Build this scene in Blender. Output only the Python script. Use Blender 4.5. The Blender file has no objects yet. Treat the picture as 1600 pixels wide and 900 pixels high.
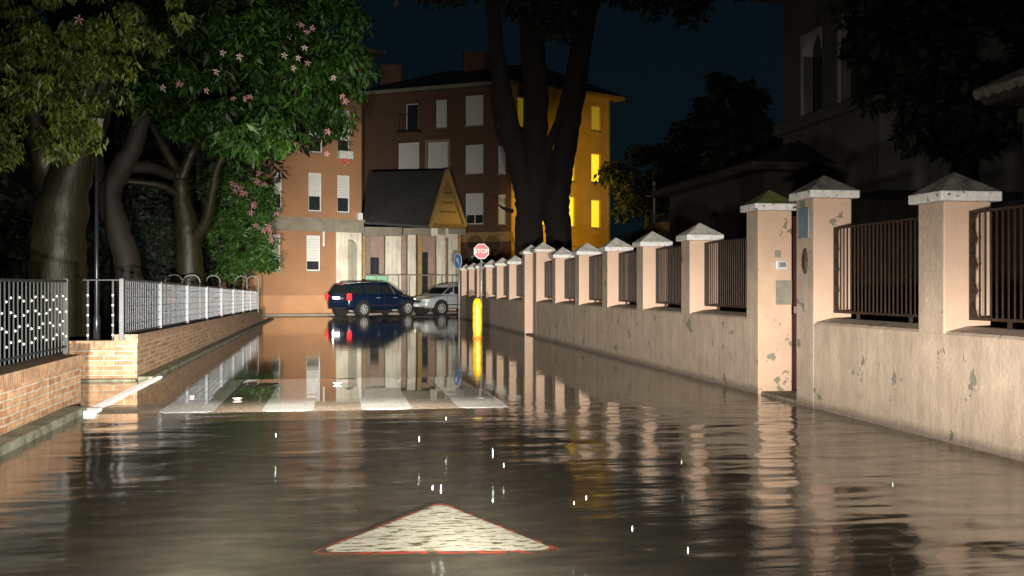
import bpy, math, random
import numpy as np
from mathutils import Vector, Matrix
random.seed(7); RNG = np.random.default_rng(11)
R = math.radians
S = bpy.context.scene
COL = S.collection
# ------------------------------------------------------------------ camera, sky, lamps, exposure
YAW = R(9.1); CS, SN = math.cos(YAW), math.sin(YAW)
F = 1700.0; H = 1.3; HY = 448.0
cd = bpy.data.cameras.new('camera'); cam = bpy.data.objects.new('camera', cd); COL.objects.link(cam)
cam.location = (0, 0, H); cam.rotation_euler = (R(90), 0, -YAW)
cd.sensor_width = 36; cd.lens = 36 * F / 1600; cd.shift_y = -2 / 1600
cd.clip_start = 0.05; cd.clip_end = 2000
S.camera = cam
W = bpy.data.worlds.new('World'); S.world = W; W.use_nodes = True
nt = W.node_tree; bg = nt.nodes['Background']
tc = nt.nodes.new('ShaderNodeTexCoord'); sx = nt.nodes.new('ShaderNodeSeparateXYZ'); cr = nt.nodes.new('ShaderNodeValToRGB')
nt.links.new(tc.outputs['Generated'], sx.inputs[0]); nt.links.new(sx.outputs['Z'], cr.inputs[0])
cr.color_ramp.elements[0].position = 0.0; cr.color_ramp.elements[0].color = (0.0024, 0.0066, 0.0090, 1)
cr.color_ramp.elements[1].position = 0.5; cr.color_ramp.elements[1].color = (0.0018, 0.0040, 0.0058, 1)
nt.links.new(cr.outputs[0], bg.inputs[0]); bg.inputs[1].default_value = 1.0
S.view_settings.view_transform = 'Standard'; S.view_settings.look = 'None'
S.view_settings.exposure = 0.0; S.view_settings.gamma = 1.0

def spot(name, loc, target, watts, size, blend, color, radius=0.06, parent=None):
    d = bpy.data.lights.new(name, 'SPOT'); d.energy = watts; d.spot_size = R(size); d.spot_blend = blend
    d.color = color; d.shadow_soft_size = radius
    o = bpy.data.objects.new(name, d); COL.objects.link(o); o.location = loc
    o.rotation_euler = (Vector(target) - Vector(loc)).to_track_quat('-Z', 'Y').to_euler()
    return o
HW = (1.0, 0.94, 0.83)
def headlamp(loc, watts, az0):
    """a car headlamp: its beam pattern (strong and flat straight on, wider to the kerb side, little above the cut-off)
    is a function of the direction the light leaves the lamp, as an IES profile would be"""
    d = bpy.data.lights.new('headlight', 'POINT'); d.energy = watts; d.color = HW; d.shadow_soft_size = 0.07; d.use_nodes = True
    o = bpy.data.objects.new('headlight', d); COL.objects.link(o); o.location = loc; o.rotation_euler.z = az0
    t = d.node_tree; L = t.links.new; em = [n for n in t.nodes if n.type == 'EMISSION'][0]
    def M(op, a, b=None, c=None):
        n = t.nodes.new('ShaderNodeMath'); n.operation = op
        for k, v in enumerate((a, b, c)):
            if v is None: continue
            if isinstance(v, (int, float)): n.inputs[k].default_value = v
            else: L(v, n.inputs[k])
        return n.outputs[0]
    tc = t.nodes.new('ShaderNodeTexCoord'); sp = t.nodes.new('ShaderNodeSeparateXYZ'); L(tc.outputs['Normal'], sp.inputs[0])
    x, y, z = sp.outputs
    h = M('MAXIMUM', M('SQRT', M('ADD', M('MULTIPLY', x, x), M('MULTIPLY', y, y))), 0.02)
    sn = M('DIVIDE', x, h); el = M('DIVIDE', z, h)
    right = M('GREATER_THAN', sn, 0.0); k = M('ADD', M('MULTIPLY', right, RIGHT_K - LEFT_K), LEFT_K)
    q = M('DIVIDE', sn, k); az = M('DIVIDE', 20.0, M('ADD', 1.0, M('MULTIPLY', q, q)))
    az = M('ADD', az, 0.25)
    mr = t.nodes.new('ShaderNodeMapRange'); mr.interpolation_type = 'SMOOTHSTEP'; L(sn, mr.inputs[0])
    for q_, v_ in zip((1, 2, 3, 4), (-0.20, -0.06, UPL, UPK)): mr.inputs[q_].default_value = v_
    upf = M('DIVIDE', 1.0, M('ADD', 1.0, M('POWER', M('DIVIDE', M('MAXIMUM', el, 0.0), mr.outputs[0]), 2.0)))
    dn = M('DIVIDE', M('MAXIMUM', M('MULTIPLY', el, -1.0), 0.0), DNK); dnf = M('DIVIDE', 1.0, M('ADD', 1.0, M('MULTIPLY', dn, dn)))
    fwd = M('GREATER_THAN', y, 0.0)
    L(M('MULTIPLY', M('MULTIPLY', az, M('MULTIPLY', upf, dnf)), fwd), em.inputs['Strength'])
    return o
RIGHT_K, LEFT_K, UPK, UPL, DNK = 0.090, 0.078, 0.092, 0.095, 0.11
for sx_ in (-0.62, 0.62): headlamp((sx_, 1.2, 0.72), 5300, 0.0)

# ------------------------------------------------------------------ coordinates
def c2w(X, Y, z=0.0): return Vector((X * CS + Y * SN, -X * SN + Y * CS, z))
def P(px, py, Y): return c2w((px - 800) * Y / F, Y, H - (py - HY) * Y / F)
def PX(px, Y, z=0.0): return c2w((px - 800) * Y / F, Y, z)
def G(px, py, z=0.0):
    Y = F * (H - z) / (py - HY); return c2w((px - 800) * Y / F, Y, z)
def along(px, a, b):
    """distance along ground line a->b where the ray of picture column px crosses it"""
    ax, ay = a.x, a.y; dx, dy = b.x - a.x, b.y - a.y; L = math.hypot(dx, dy)
    r = c2w((px - 800) / F, 1.0); t = (ax * r.y - ay * r.x) / (dy / L * r.x - dx / L * r.y)
    return t
def depth(p): return p.x * SN + p.y * CS
def zz(py, p): return H - (py - HY) * depth(p) / F

# ------------------------------------------------------------------ materials
MATS = {}
def N(nt, t, **kw):
    n = nt.nodes.new(t)
    for k, v in kw.items():
        if hasattr(n, k): setattr(n, k, v)
        else: n.inputs[k].default_value = v
    return n
def mat(name, col, rough=0.7, var=0.25, scale=4.0, bump=0.0, bscale=40.0, streak=0.0, col2=None, metal=0.0, coat=0.0,
        patch=None, patch_scale=1.5, patch_lo=0.62, island=0.0, trans=0.0, spec=0.5, tide=False, emit=None, estr=0.0, stretch=(1, 1, 1)):
    if name in MATS: return MATS[name]
    m = bpy.data.materials.new(name); m.use_nodes = True; MATS[name] = m
    nt = m.node_tree; L = nt.links.new; b = nt.nodes['Principled BSDF']
    b.inputs['Roughness'].default_value = rough; b.inputs['Metallic'].default_value = metal
    b.inputs['Coat Weight'].default_value = coat; b.inputs['Coat Roughness'].default_value = 0.08
    b.inputs['Specular IOR Level'].default_value = spec
    g = N(nt, 'ShaderNodeNewGeometry'); mp = N(nt, 'ShaderNodeMapping'); mp.inputs['Scale'].default_value = stretch
    L(g.outputs['Position'], mp.inputs[0]); vec = mp.outputs[0]
    n1 = N(nt, 'ShaderNodeTexNoise', Scale=scale, Detail=6.0, Roughness=0.62); L(vec, n1.inputs['Vector'])
    c2 = col2 or tuple(c * (1 - var) for c in col)
    mx = N(nt, 'ShaderNodeMix', data_type='RGBA'); rp = N(nt, 'ShaderNodeValToRGB')
    rp.color_ramp.elements[0].position = 0.36; rp.color_ramp.elements[1].position = 0.66
    L(n1.outputs[0], rp.inputs[0]); L(rp.outputs[0], mx.inputs[0])
    mx.inputs[6].default_value = (*c2, 1); mx.inputs[7].default_value = (*col, 1)
    out = mx.outputs[2]
    if streak > 0:
        m2 = N(nt, 'ShaderNodeMapping'); m2.inputs['Scale'].default_value = (5, 5, 0.5); L(g.outputs['Position'], m2.inputs[0])
        n2 = N(nt, 'ShaderNodeTexNoise', Scale=1.6, Detail=5.0); L(m2.outputs[0], n2.inputs['Vector'])
        r2 = N(nt, 'ShaderNodeMapRange'); L(n2.outputs[0], r2.inputs[0])
        r2.inputs[1].default_value = 0.38; r2.inputs[2].default_value = 0.68; r2.inputs[3].default_value = 1.0 - streak; r2.inputs[4].default_value = 1.0 + streak * 0.35
        mm = N(nt, 'ShaderNodeMix', data_type='RGBA', blend_type='MULTIPLY'); mm.inputs[0].default_value = 1.0
        L(out, mm.inputs[6]); L(r2.outputs[0], mm.inputs[7]); out = mm.outputs[2]
    pf = None
    if patch:
        n3 = N(nt, 'ShaderNodeTexNoise', Scale=patch_scale, Detail=4.0, Roughness=0.6); L(g.outputs['Position'], n3.inputs['Vector'])
        r3 = N(nt, 'ShaderNodeValToRGB'); r3.color_ramp.elements[0].position = patch_lo; r3.color_ramp.elements[1].position = patch_lo + 0.015
        L(n3.outputs[0], r3.inputs[0]); pf = r3.outputs[0]
        mm = N(nt, 'ShaderNodeMix', data_type='RGBA'); L(pf, mm.inputs[0]); L(out, mm.inputs[6]); mm.inputs[7].default_value = (*patch, 1); out = mm.outputs[2]
    if tide:   # damp band left by the flood water along the foot of the wall
        sz = N(nt, 'ShaderNodeSeparateXYZ'); L(g.outputs['Position'], sz.inputs[0])
        na = N(nt, 'ShaderNodeMath', operation='MULTIPLY_ADD'); L(n1.outputs[0], na.inputs[0]); na.inputs[1].default_value = -0.16; L(sz.outputs[2], na.inputs[2])
        rt = N(nt, 'ShaderNodeMapRange'); L(na.outputs[0], rt.inputs[0]); rt.inputs[1].default_value = -0.05; rt.inputs[2].default_value = 0.02; rt.inputs[3].default_value = 0.5; rt.inputs[4].default_value = 1.0
        mm = N(nt, 'ShaderNodeMix', data_type='RGBA', blend_type='MULTIPLY'); mm.inputs[0].default_value = 1.0
        L(out, mm.inputs[6]); L(rt.outputs[0], mm.inputs[7]); out = mm.outputs[2]
    if island > 0:
        hs = N(nt, 'ShaderNodeMapRange'); L(g.outputs['Random Per Island'], hs.inputs[0]); hs.inputs[3].default_value = 1 - island; hs.inputs[4].default_value = 1 + island
        mm = N(nt, 'ShaderNodeMix', data_type='RGBA', blend_type='MULTIPLY'); mm.inputs[0].default_value = 1.0
        L(out, mm.inputs[6]); L(hs.outputs[0], mm.inputs[7]); out = mm.outputs[2]
    L(out, b.inputs['Base Color'])
    if bump > 0:
        nb = N(nt, 'ShaderNodeTexNoise', Scale=bscale, Detail=5.0, Roughness=0.65); L(vec, nb.inputs['Vector'])
        bp = N(nt, 'ShaderNodeBump', Strength=min(1.0, bump), Distance=0.02); L(nb.outputs[0], bp.inputs['Height'])
        if pf is not None:
            b2 = N(nt, 'ShaderNodeBump', Strength=0.8, Distance=0.006, invert=True); L(pf, b2.inputs['Height']); L(bp.outputs[0], b2.inputs['Normal']); L(b2.outputs[0], b.inputs['Normal'])
        else: L(bp.outputs[0], b.inputs['Normal'])
    if emit:
        b.inputs['Emission Color'].default_value = (*emit, 1); b.inputs['Emission Strength'].default_value = estr
    if trans > 0:
        tr = N(nt, 'ShaderNodeBsdfTranslucent'); L(out, tr.inputs[0]); ms = N(nt, 'ShaderNodeMixShader'); ms.inputs[0].default_value = trans
        L(b.outputs[0], ms.inputs[1]); L(tr.outputs[0], ms.inputs[2]); L(ms.outputs[0], nt.nodes['Material Output'].inputs[0])
    return m
def brick_mat(name, c1, c2, mortar, bw=0.26, bh=0.068, ms=0.013, off=0.5):
    m = bpy.data.materials.new(name); m.use_nodes = True; nt = m.node_tree; L = nt.links.new; b = nt.nodes['Principled BSDF']
    g = N(nt, 'ShaderNodeNewGeometry'); s = N(nt, 'ShaderNodeSeparateXYZ'); L(g.outputs['Position'], s.inputs[0])
    ad = N(nt, 'ShaderNodeMath', operation='ADD'); L(s.outputs[0], ad.inputs[0]); L(s.outputs[1], ad.inputs[1])
    cb = N(nt, 'ShaderNodeCombineXYZ'); L(ad.outputs[0], cb.inputs[0]); L(s.outputs[2], cb.inputs[1])
    nz = N(nt, 'ShaderNodeTexNoise', Scale=5.0, Detail=3.0); L(g.outputs['Position'], nz.inputs['Vector'])
    mixv = N(nt, 'ShaderNodeMix', data_type='RGBA', blend_type='LINEAR_LIGHT'); mixv.inputs[0].default_value = 0.012; L(cb.outputs[0], mixv.inputs[6]); L(nz.outputs['Color'], mixv.inputs[7])
    bt = N(nt, 'ShaderNodeTexBrick', offset=off); L(mixv.outputs[2], bt.inputs['Vector'])
    bt.inputs['Scale'].default_value = 1.0; bt.inputs['Mortar Size'].default_value = ms; bt.inputs['Mortar Smooth'].default_value = 0.25
    bt.inputs['Brick Width'].default_value = bw; bt.inputs['Row Height'].default_value = bh; bt.inputs['Bias'].default_value = -0.1
    bt.inputs['Color1'].default_value = (*c1, 1); bt.inputs['Color2'].default_value = (*c2, 1); bt.inputs['Mortar'].default_value = (*mortar, 1)
    n2 = N(nt, 'ShaderNodeTexNoise', Scale=9.0, Detail=6.0, Roughness=0.7); L(g.outputs['Position'], n2.inputs['Vector'])
    r2 = N(nt, 'ShaderNodeMapRange'); L(n2.outputs[0], r2.inputs[0]); r2.inputs[1].default_value = 0.3; r2.inputs[2].default_value = 0.7; r2.inputs[3].default_value = 0.5; r2.inputs[4].default_value = 1.25
    mm = N(nt, 'ShaderNodeMix', data_type='RGBA', blend_type='MULTIPLY'); mm.inputs[0].default_value = 1.0; L(bt.outputs[0], mm.inputs[6]); L(r2.outputs[0], mm.inputs[7])
    L(mm.outputs[2], b.inputs['Base Color']); b.inputs['Roughness'].default_value = 0.75
    bp = N(nt, 'ShaderNodeBump', Strength=1.0, Distance=0.012, invert=True); L(bt.outputs['Fac'], bp.inputs['Height']); bp.inputs['Distance'].default_value = 0.03
    n3 = N(nt, 'ShaderNodeTexNoise', Scale=60.0, Detail=4.0); L(g.outputs['Position'], n3.inputs['Vector'])
    b2 = N(nt, 'ShaderNodeBump', Strength=0.6, Distance=0.006); L(n3.outputs[0], b2.inputs['Height']); L(bp.outputs[0], b2.inputs['Normal'])
    L(b2.outputs[0], b.inputs['Normal']); return m

M_peach = mat('peach_plaster', (0.62, 0.43, 0.325), 0.8, 0.10, 2.5, 0.25, 30, patch=(0.24, 0.21, 0.17), patch_scale=2.6, patch_lo=0.66)
M_peachw = mat('worn_peach_plaster', (0.60, 0.42, 0.30), 0.8, 0.14, 3, 0.3, 30, patch=(0.22, 0.20, 0.15), patch_scale=4.2, patch_lo=0.60)
M_wall = mat('weathered_shaded_plaster', (0.54, 0.425, 0.33), 0.8, 0.20, 3.2, 0.5, 22, streak=0.13, patch=(0.22, 0.20, 0.15), patch_scale=3.4, patch_lo=0.635, tide=True)
M_cap = mat('white_cap_paint', (0.86, 0.85, 0.82), 0.7, 0.25, 14, 0.5, 30, patch=(0.10, 0.10, 0.08), patch_scale=16, patch_lo=0.64)
M_caproof = mat('mossy_cap_stone', (0.30, 0.29, 0.25), 0.85, 0.65, 7, 0.6, 30)
M_capclean = mat('pale_cap_stone', (0.80, 0.77, 0.71), 0.8, 0.4, 9, 0.5, 30)
M_iron = mat('rusty_brown_iron', (0.045, 0.024, 0.014), 0.55, 0.5, 12, 0.3, 60)
M_grey_iron = mat('galvanised_iron', (0.38, 0.40, 0.42), 0.42, 0.3, 12, 0.1, 60, metal=0.35)
M_mesh_iron = mat('silver_painted_iron', (0.13, 0.14, 0.155), 0.4, 0.2, 12, metal=0.2)
M_stud = mat('white_studs', (0.85, 0.85, 0.85), 0.35, 0.05)
M_black = mat('black_iron', (0.02, 0.022, 0.025), 0.3, 0.3)
M_brick = brick_mat('orange_brick', (0.70, 0.40, 0.21), (0.40, 0.17, 0.08), (0.62, 0.50, 0.36))
M_brickup = brick_mat('orange_soldier_brick', (0.62, 0.37, 0.20), (0.50, 0.27, 0.14), (0.38, 0.28, 0.21), bw=0.066, bh=0.3, off=0.0)
M_kerb = mat('mossy_kerb_stone', (0.30, 0.29, 0.23), 0.7, 0.55, 5, 0.5, 30, col2=(0.12, 0.13, 0.07))
M_white_paint = mat('white_road_paint', (0.78, 0.78, 0.74), 0.45, 0.25, 20, 0.2, 90, coat=0.4)
M_soil = mat('dark_soil', (0.03, 0.026, 0.018), 0.95, 0.5, 3, 0.8, 20)
M_glass = mat('dark_window_glass', (0.03, 0.035, 0.04), 0.08, 0.2)
M_shutter = mat('white_shutter', (0.70, 0.70, 0.68), 0.55, 0.10, 3, stretch=(1, 1, 14), scale=3) if False else mat('white_shutter', (0.72, 0.72, 0.69), 0.5, 0.16, 6.0, stretch=(1, 1, 8))
M_frame = mat('white_window_frame', (0.75, 0.75, 0.72), 0.4, 0.1)
M_orange = mat('orange_stucco', (0.37, 0.19, 0.095), 0.85, 0.16, 0.6, 0.2, 20)
M_brown = mat('brown_red_stucco', (0.125, 0.068, 0.042), 0.85, 0.2, 0.5, 0.2, 20)
M_ochre = mat('ochre_stucco', (0.55, 0.34, 0.12), 0.85, 0.25, 0.7, 0.2, 20)
M_cornice = mat('grey_cornice', (0.28, 0.25, 0.19), 0.8, 0.3, 2, 0.2, 20)
M_cream = mat('cream_render', (0.80, 0.75, 0.62), 0.75, 0.25, 1.4, 0.2, 20, streak=0.2)
M_slate = mat('dark_slate_roof', (0.04, 0.04, 0.037), 0.6, 0.4, 3, 0.4, 20, stretch=(1, 1, 3))
M_tile = mat('dark_clay_tile', (0.08, 0.055, 0.042), 0.75, 0.5, 3, 0.6, 12)
M_timber = mat('ochre_timber', (0.42, 0.27, 0.10), 0.7, 0.4, 8, 0.3, 30)
M_pave = mat('wet_pavement', (0.24, 0.21, 0.18), 0.35, 0.3, 3, 0.2, 20)
M_bark = mat('grey_bark', (0.016, 0.0115, 0.006), 0.75, 0.5, 3, 0.9, 12, stretch=(1, 1, 0.35))
M_barksm = mat('smooth_greenish_bark', (0.020, 0.018, 0.007), 0.5, 0.5, 2.2, 1.0, 5, spec=0.3, stretch=(1, 1, 0.4))
M_darkbark = mat('dark_brown_bark', (0.012, 0.0085, 0.0065), 0.95, 0.5, 3, 1.0, 9, stretch=(1, 1, 0.3))
M_leafA = mat('olive_leaf', (0.19, 0.23, 0.03), 0.5, 0.5, 2.2, island=0.6, trans=0.3, col2=(0.03, 0.055, 0.012))
M_leafB = mat('green_leaf', (0.028, 0.074, 0.010), 0.5, 0.75, 0.9, island=0.8, spec=0.22, trans=0.3)
M_leafC = mat('fresh_green_leaf', (0.055, 0.135, 0.02), 0.5, 0.5, 1.5, island=0.6, trans=0.3)
M_leafD = mat('dark_leaf', (0.012, 0.022, 0.009), 0.7, 0.4, 1.0, island=0.4, trans=0.2)
M_pink = mat('pink_petal', (0.48, 0.22, 0.23), 0.6, 0.2, 9, trans=0.3)
M_pale = mat('pale_pink_petal', (0.60, 0.42, 0.40), 0.6, 0.2, 9, trans=0.3)

# ------------------------------------------------------------------ mesh tools
WL = {}
def tag(o, label=None, cat=None, group=None, kind=None):
    for k, v in (('label', label), ('category', cat), ('group', group), ('kind', kind)):
        if v: o[k] = v
    return o
def empty(name, loc, label, cat, group=None, rz=0.0):
    o = bpy.data.objects.new(name, None); COL.objects.link(o); o.location = loc; o.rotation_euler.z = rz
    o.empty_display_size = 0.2; WL[o.name] = Vector(loc); return tag(o, label, cat, group)
def mkobj(name, me, m, parent=None, smooth=False, bevel=0.0, mods=None):
    o = bpy.data.objects.new(name, me); COL.objects.link(o)
    for mm in (m if isinstance(m, (list, tuple)) else [m]): me.materials.append(mm)
    if smooth: me.polygons.foreach_set('use_smooth', [True] * len(me.polygons))
    if parent: o.parent = parent
    if bevel:
        b = o.modifiers.new('bevel', 'BEVEL'); b.width = bevel; b.segments = 2; b.limit_method = 'ANGLE'
    return o
class MB:
    """vertices in world coordinates unless base=None; build() makes ONE mesh object"""
    def __init__(s): s.v = []; s.f = []; s.m = []
    def face(s, pts, mi=0):
        n = len(s.v); s.v += [tuple(p) for p in pts]; s.f.append(tuple(range(n, n + len(pts)))); s.m.append(mi)
    def box(s, x0, x1, y0, y1, z0, z1, mi=0, M=None, mis=None):
        c = [(x0,y0,z0),(x1,y0,z0),(x1,y1,z0),(x0,y1,z0),(x0,y0,z1),(x1,y0,z1),(x1,y1,z1),(x0,y1,z1)]
        if M is not None: c = [tuple(M @ Vector(p)) for p in c]
        n = len(s.v); s.v += c
        fs = [(0,3,2,1),(4,5,6,7),(0,1,5,4),(1,2,6,5),(2,3,7,6),(3,0,4,7)]   # bottom, top, -y, +x, +y, -x
        for i, f in enumerate(fs): s.f.append(tuple(n + k for k in f)); s.m.append(mis[i] if mis else mi)
    def loft(s, rings, cap=True, mi=0, closed=True):
        n0 = len(s.v); k = len(rings[0])
        for r in rings: s.v += [tuple(p) for p in r]
        for i in range(len(rings) - 1):
            for j in range(k if closed else k - 1):
                a = n0 + i * k + j; b = n0 + i * k + (j + 1) % k
                s.f.append((a, b, b + k, a + k)); s.m.append(mi)
        if cap:
            s.f.append(tuple(n0 + j for j in reversed(range(k)))); s.m.append(mi)
            s.f.append(tuple(n0 + (len(rings) - 1) * k + j for j in range(k))); s.m.append(mi)
    def tube(s, pts, r, seg=8, mi=0, cap=True, jitter=0.0):
        pts = [Vector(p) for p in pts]; rr = r if isinstance(r, (list, tuple)) else [r] * len(pts)
        rings = []; ref = None
        for i, p in enumerate(pts):
            d = (pts[min(i + 1, len(pts) - 1)] - pts[max(i - 1, 0)]).normalized()
            if ref is None: ref = Vector((1, 0, 0)) if abs(d.x) < 0.8 else Vector((0, 1, 0))
            a = (ref - d * ref.dot(d)).normalized(); ref = a; b = d.cross(a)
            rings.append([p + (a * math.cos(2 * math.pi * k / seg) + b * math.sin(2 * math.pi * k / seg)) * rr[i] * (1 + jitter * random.uniform(-1, 1)) for k in range(seg)])
        s.loft(rings, cap, mi)
    def build(s, name, m, parent=None, smooth=False, bevel=0.0):
        off = Vector((0, 0, 0))
        q = parent
        while q is not None: off += WL.get(q.name, Vector((0, 0, 0))); q = q.parent
        if parent is not None and parent.get('_local'): off = Vector((0, 0, 0))
        me = bpy.data.meshes.new(name); me.from_pydata([(v[0] - off.x, v[1] - off.y, v[2] - off.z) for v in s.v], [], s.f)
        if any(s.m): me.polygons.foreach_set('material_index', s.m)
        me.update(); o = mkobj(name, me, m, parent, smooth, bevel); WL[o.name] = Vector((0, 0, 0)); return o
def smooth_path(pts, rad, n=5):
    """Catmull-Rom through points (Vectors) and radii"""
    out, rr = [], []; P_ = [pts[0]] + list(pts) + [pts[-1]]; Q = [rad[0]] + list(rad) + [rad[-1]]
    for i in range(1, len(P_) - 2):
        for k in range(n):
            t = k / n; a, b, c, d = P_[i-1], P_[i], P_[i+1], P_[i+2]
            out.append(0.5 * ((2*b) + (c-a)*t + (2*a-5*b+4*c-d)*t*t + (3*b-a-3*c+d)*t**3)); rr.append(Q[i] + (Q[i+1]-Q[i]) * t)
    out.append(pts[-1]); rr.append(rad[-1]); return out, rr
def copy_tree(o, parent=None, loc=None, rz=None, label=None):
    c = o.copy(); COL.objects.link(c)
    if parent is not None: c.parent = parent
    WL[c.name] = Vector((0, 0, 0))
    if loc is not None: c.location = loc
    if rz is not None: c.rotation_euler.z = rz
    if label: c['label'] = label
    for ch in [x for x in bpy.data.objects if x.parent == o]: copy_tree(ch, c)
    return c
def text_mesh(txt, size, extrude=0.002):
    cu = bpy.data.curves.new('t', 'FONT'); cu.body = txt; cu.size = size; cu.align_x = 'CENTER'; cu.align_y = 'CENTER'; cu.extrude = extrude; cu.offset = size * 0.02
    o = bpy.data.objects.new('t', cu); COL.objects.link(o); bpy.context.view_layer.update()
    me = bpy.data.meshes.new_from_object(o.evaluated_get(bpy.context.evaluated_depsgraph_get())); bpy.data.objects.remove(o); me.materials.clear(); return me
def leaves(name, m, parent, clumps, size, hang=0.5, aspect=3.0, fold=True):
    """clumps: (centre, (rx, ry, rz), count). Every leaf a small bent blade of two quads."""
    C_ = []; 
    for c, r, n in clumps:
        d = RNG.normal(size=(n, 3)); d /= np.linalg.norm(d, axis=1)[:, None]
        rad = RNG.uniform(0.25, 1.0, n) ** 0.45
        C_.append(np.array(c) + d * rad[:, None] * np.array(r))
    C_ = np.concatenate(C_); n = len(C_)
    th = RNG.uniform(0, 2 * math.pi, n); dn = hang + RNG.normal(0, 0.35, n)
    ax = np.stack([np.cos(th) * (1 - 0.4 * abs(dn)), np.sin(th) * (1 - 0.4 * abs(dn)), -dn], 1); ax /= np.linalg.norm(ax, axis=1)[:, None]
    rv = RNG.normal(size=(n, 3)); sd = np.cross(ax, rv); sd /= np.linalg.norm(sd, axis=1)[:, None]; nm = np.cross(ax, sd)
    ln = size * RNG.uniform(0.35, 1.45, n)[:, None]; wd = ln / aspect
    p0 = C_; p1 = C_ + ax * ln * 0.45 + sd * wd * 0.5 + nm * wd * 0.12; p2 = C_ + ax * ln + nm * -ln * 0.12; p3 = C_ + ax * ln * 0.45 - sd * wd * 0.5 + nm * wd * 0.12
    V = np.stack([p0, p1, p2, p3], 1).reshape(-1, 3)
    off = Vector((0, 0, 0)); q = parent
    while q is not None: off += WL.get(q.name, Vector((0, 0, 0))); q = q.parent
    V -= np.array(off)
    me = bpy.data.meshes.new(name); me.vertices.add(4 * n); me.vertices.foreach_set('co', V.ravel())
    me.loops.add(4 * n); me.loops.foreach_set('vertex_index', np.arange(4 * n)); me.polygons.add(n)
    me.polygons.foreach_set('loop_start', np.arange(n) * 4); me.polygons.foreach_set('loop_total', np.full(n, 4)); me.update(); me.validate()
    o = mkobj(name, me, m, parent); WL[o.name] = Vector((0, 0, 0)); return o
def sprays(centre, r, k, sub, nper):
    """clumps: sub-clumps scattered over an ellipsoid shell"""
    out = []
    for _ in range(k):
        d = Vector((random.gauss(0, 1), random.gauss(0, 1), random.gauss(0, 1))).normalized() * random.uniform(0.35, 1.0) ** 0.5
        c = (centre[0] + d.x * r[0], centre[1] + d.y * r[1], centre[2] + d.z * r[2]); s_ = sub * random.uniform(0.6, 1.3)
        out.append((c, (s_, s_, s_ * 0.75), int(nper * random.uniform(0.6, 1.3))))
    return out

# ------------------------------------------------------------------ ground, road, water
RZ = -0.045          # road surface under the water
UW = 5.03            # road face of the right-hand wall
UK = -2.55           # left kerb
def sheet(name, x0, x1, y0, y1, z, m, kind='structure', n=1, lab=None):
    mb = MB()
    mb.face([(x0, y0, z), (x1, y0, z), (x1, y1, z), (x0, y1, z)]); o = mb.build(name, m); tag(o, lab, None, None, kind); return o
M_ground = mat('dark_ground', (0.05, 0.045, 0.035), 0.8, 0.4, 1.0, 0.3, 10)
sheet('ground', -600, 600, -60, 1200, -0.25, M_ground)
M_road = mat('wet_asphalt', (0.075, 0.072, 0.062), 0.5, 0.45, 2.4, 0.5, 90, col2=(0.020, 0.020, 0.018), stretch=(1, 2.6, 1))
sheet('road', UK - 3.2, UW + 0.1, -8, 46.5, RZ, M_road)
sheet('cross_street', -60, 60, 46.5, 75, -0.012, mat('cross_street_asphalt', (0.085, 0.075, 0.062), 0.28, 0.4, 1.0, 0.3, 60))

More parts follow.
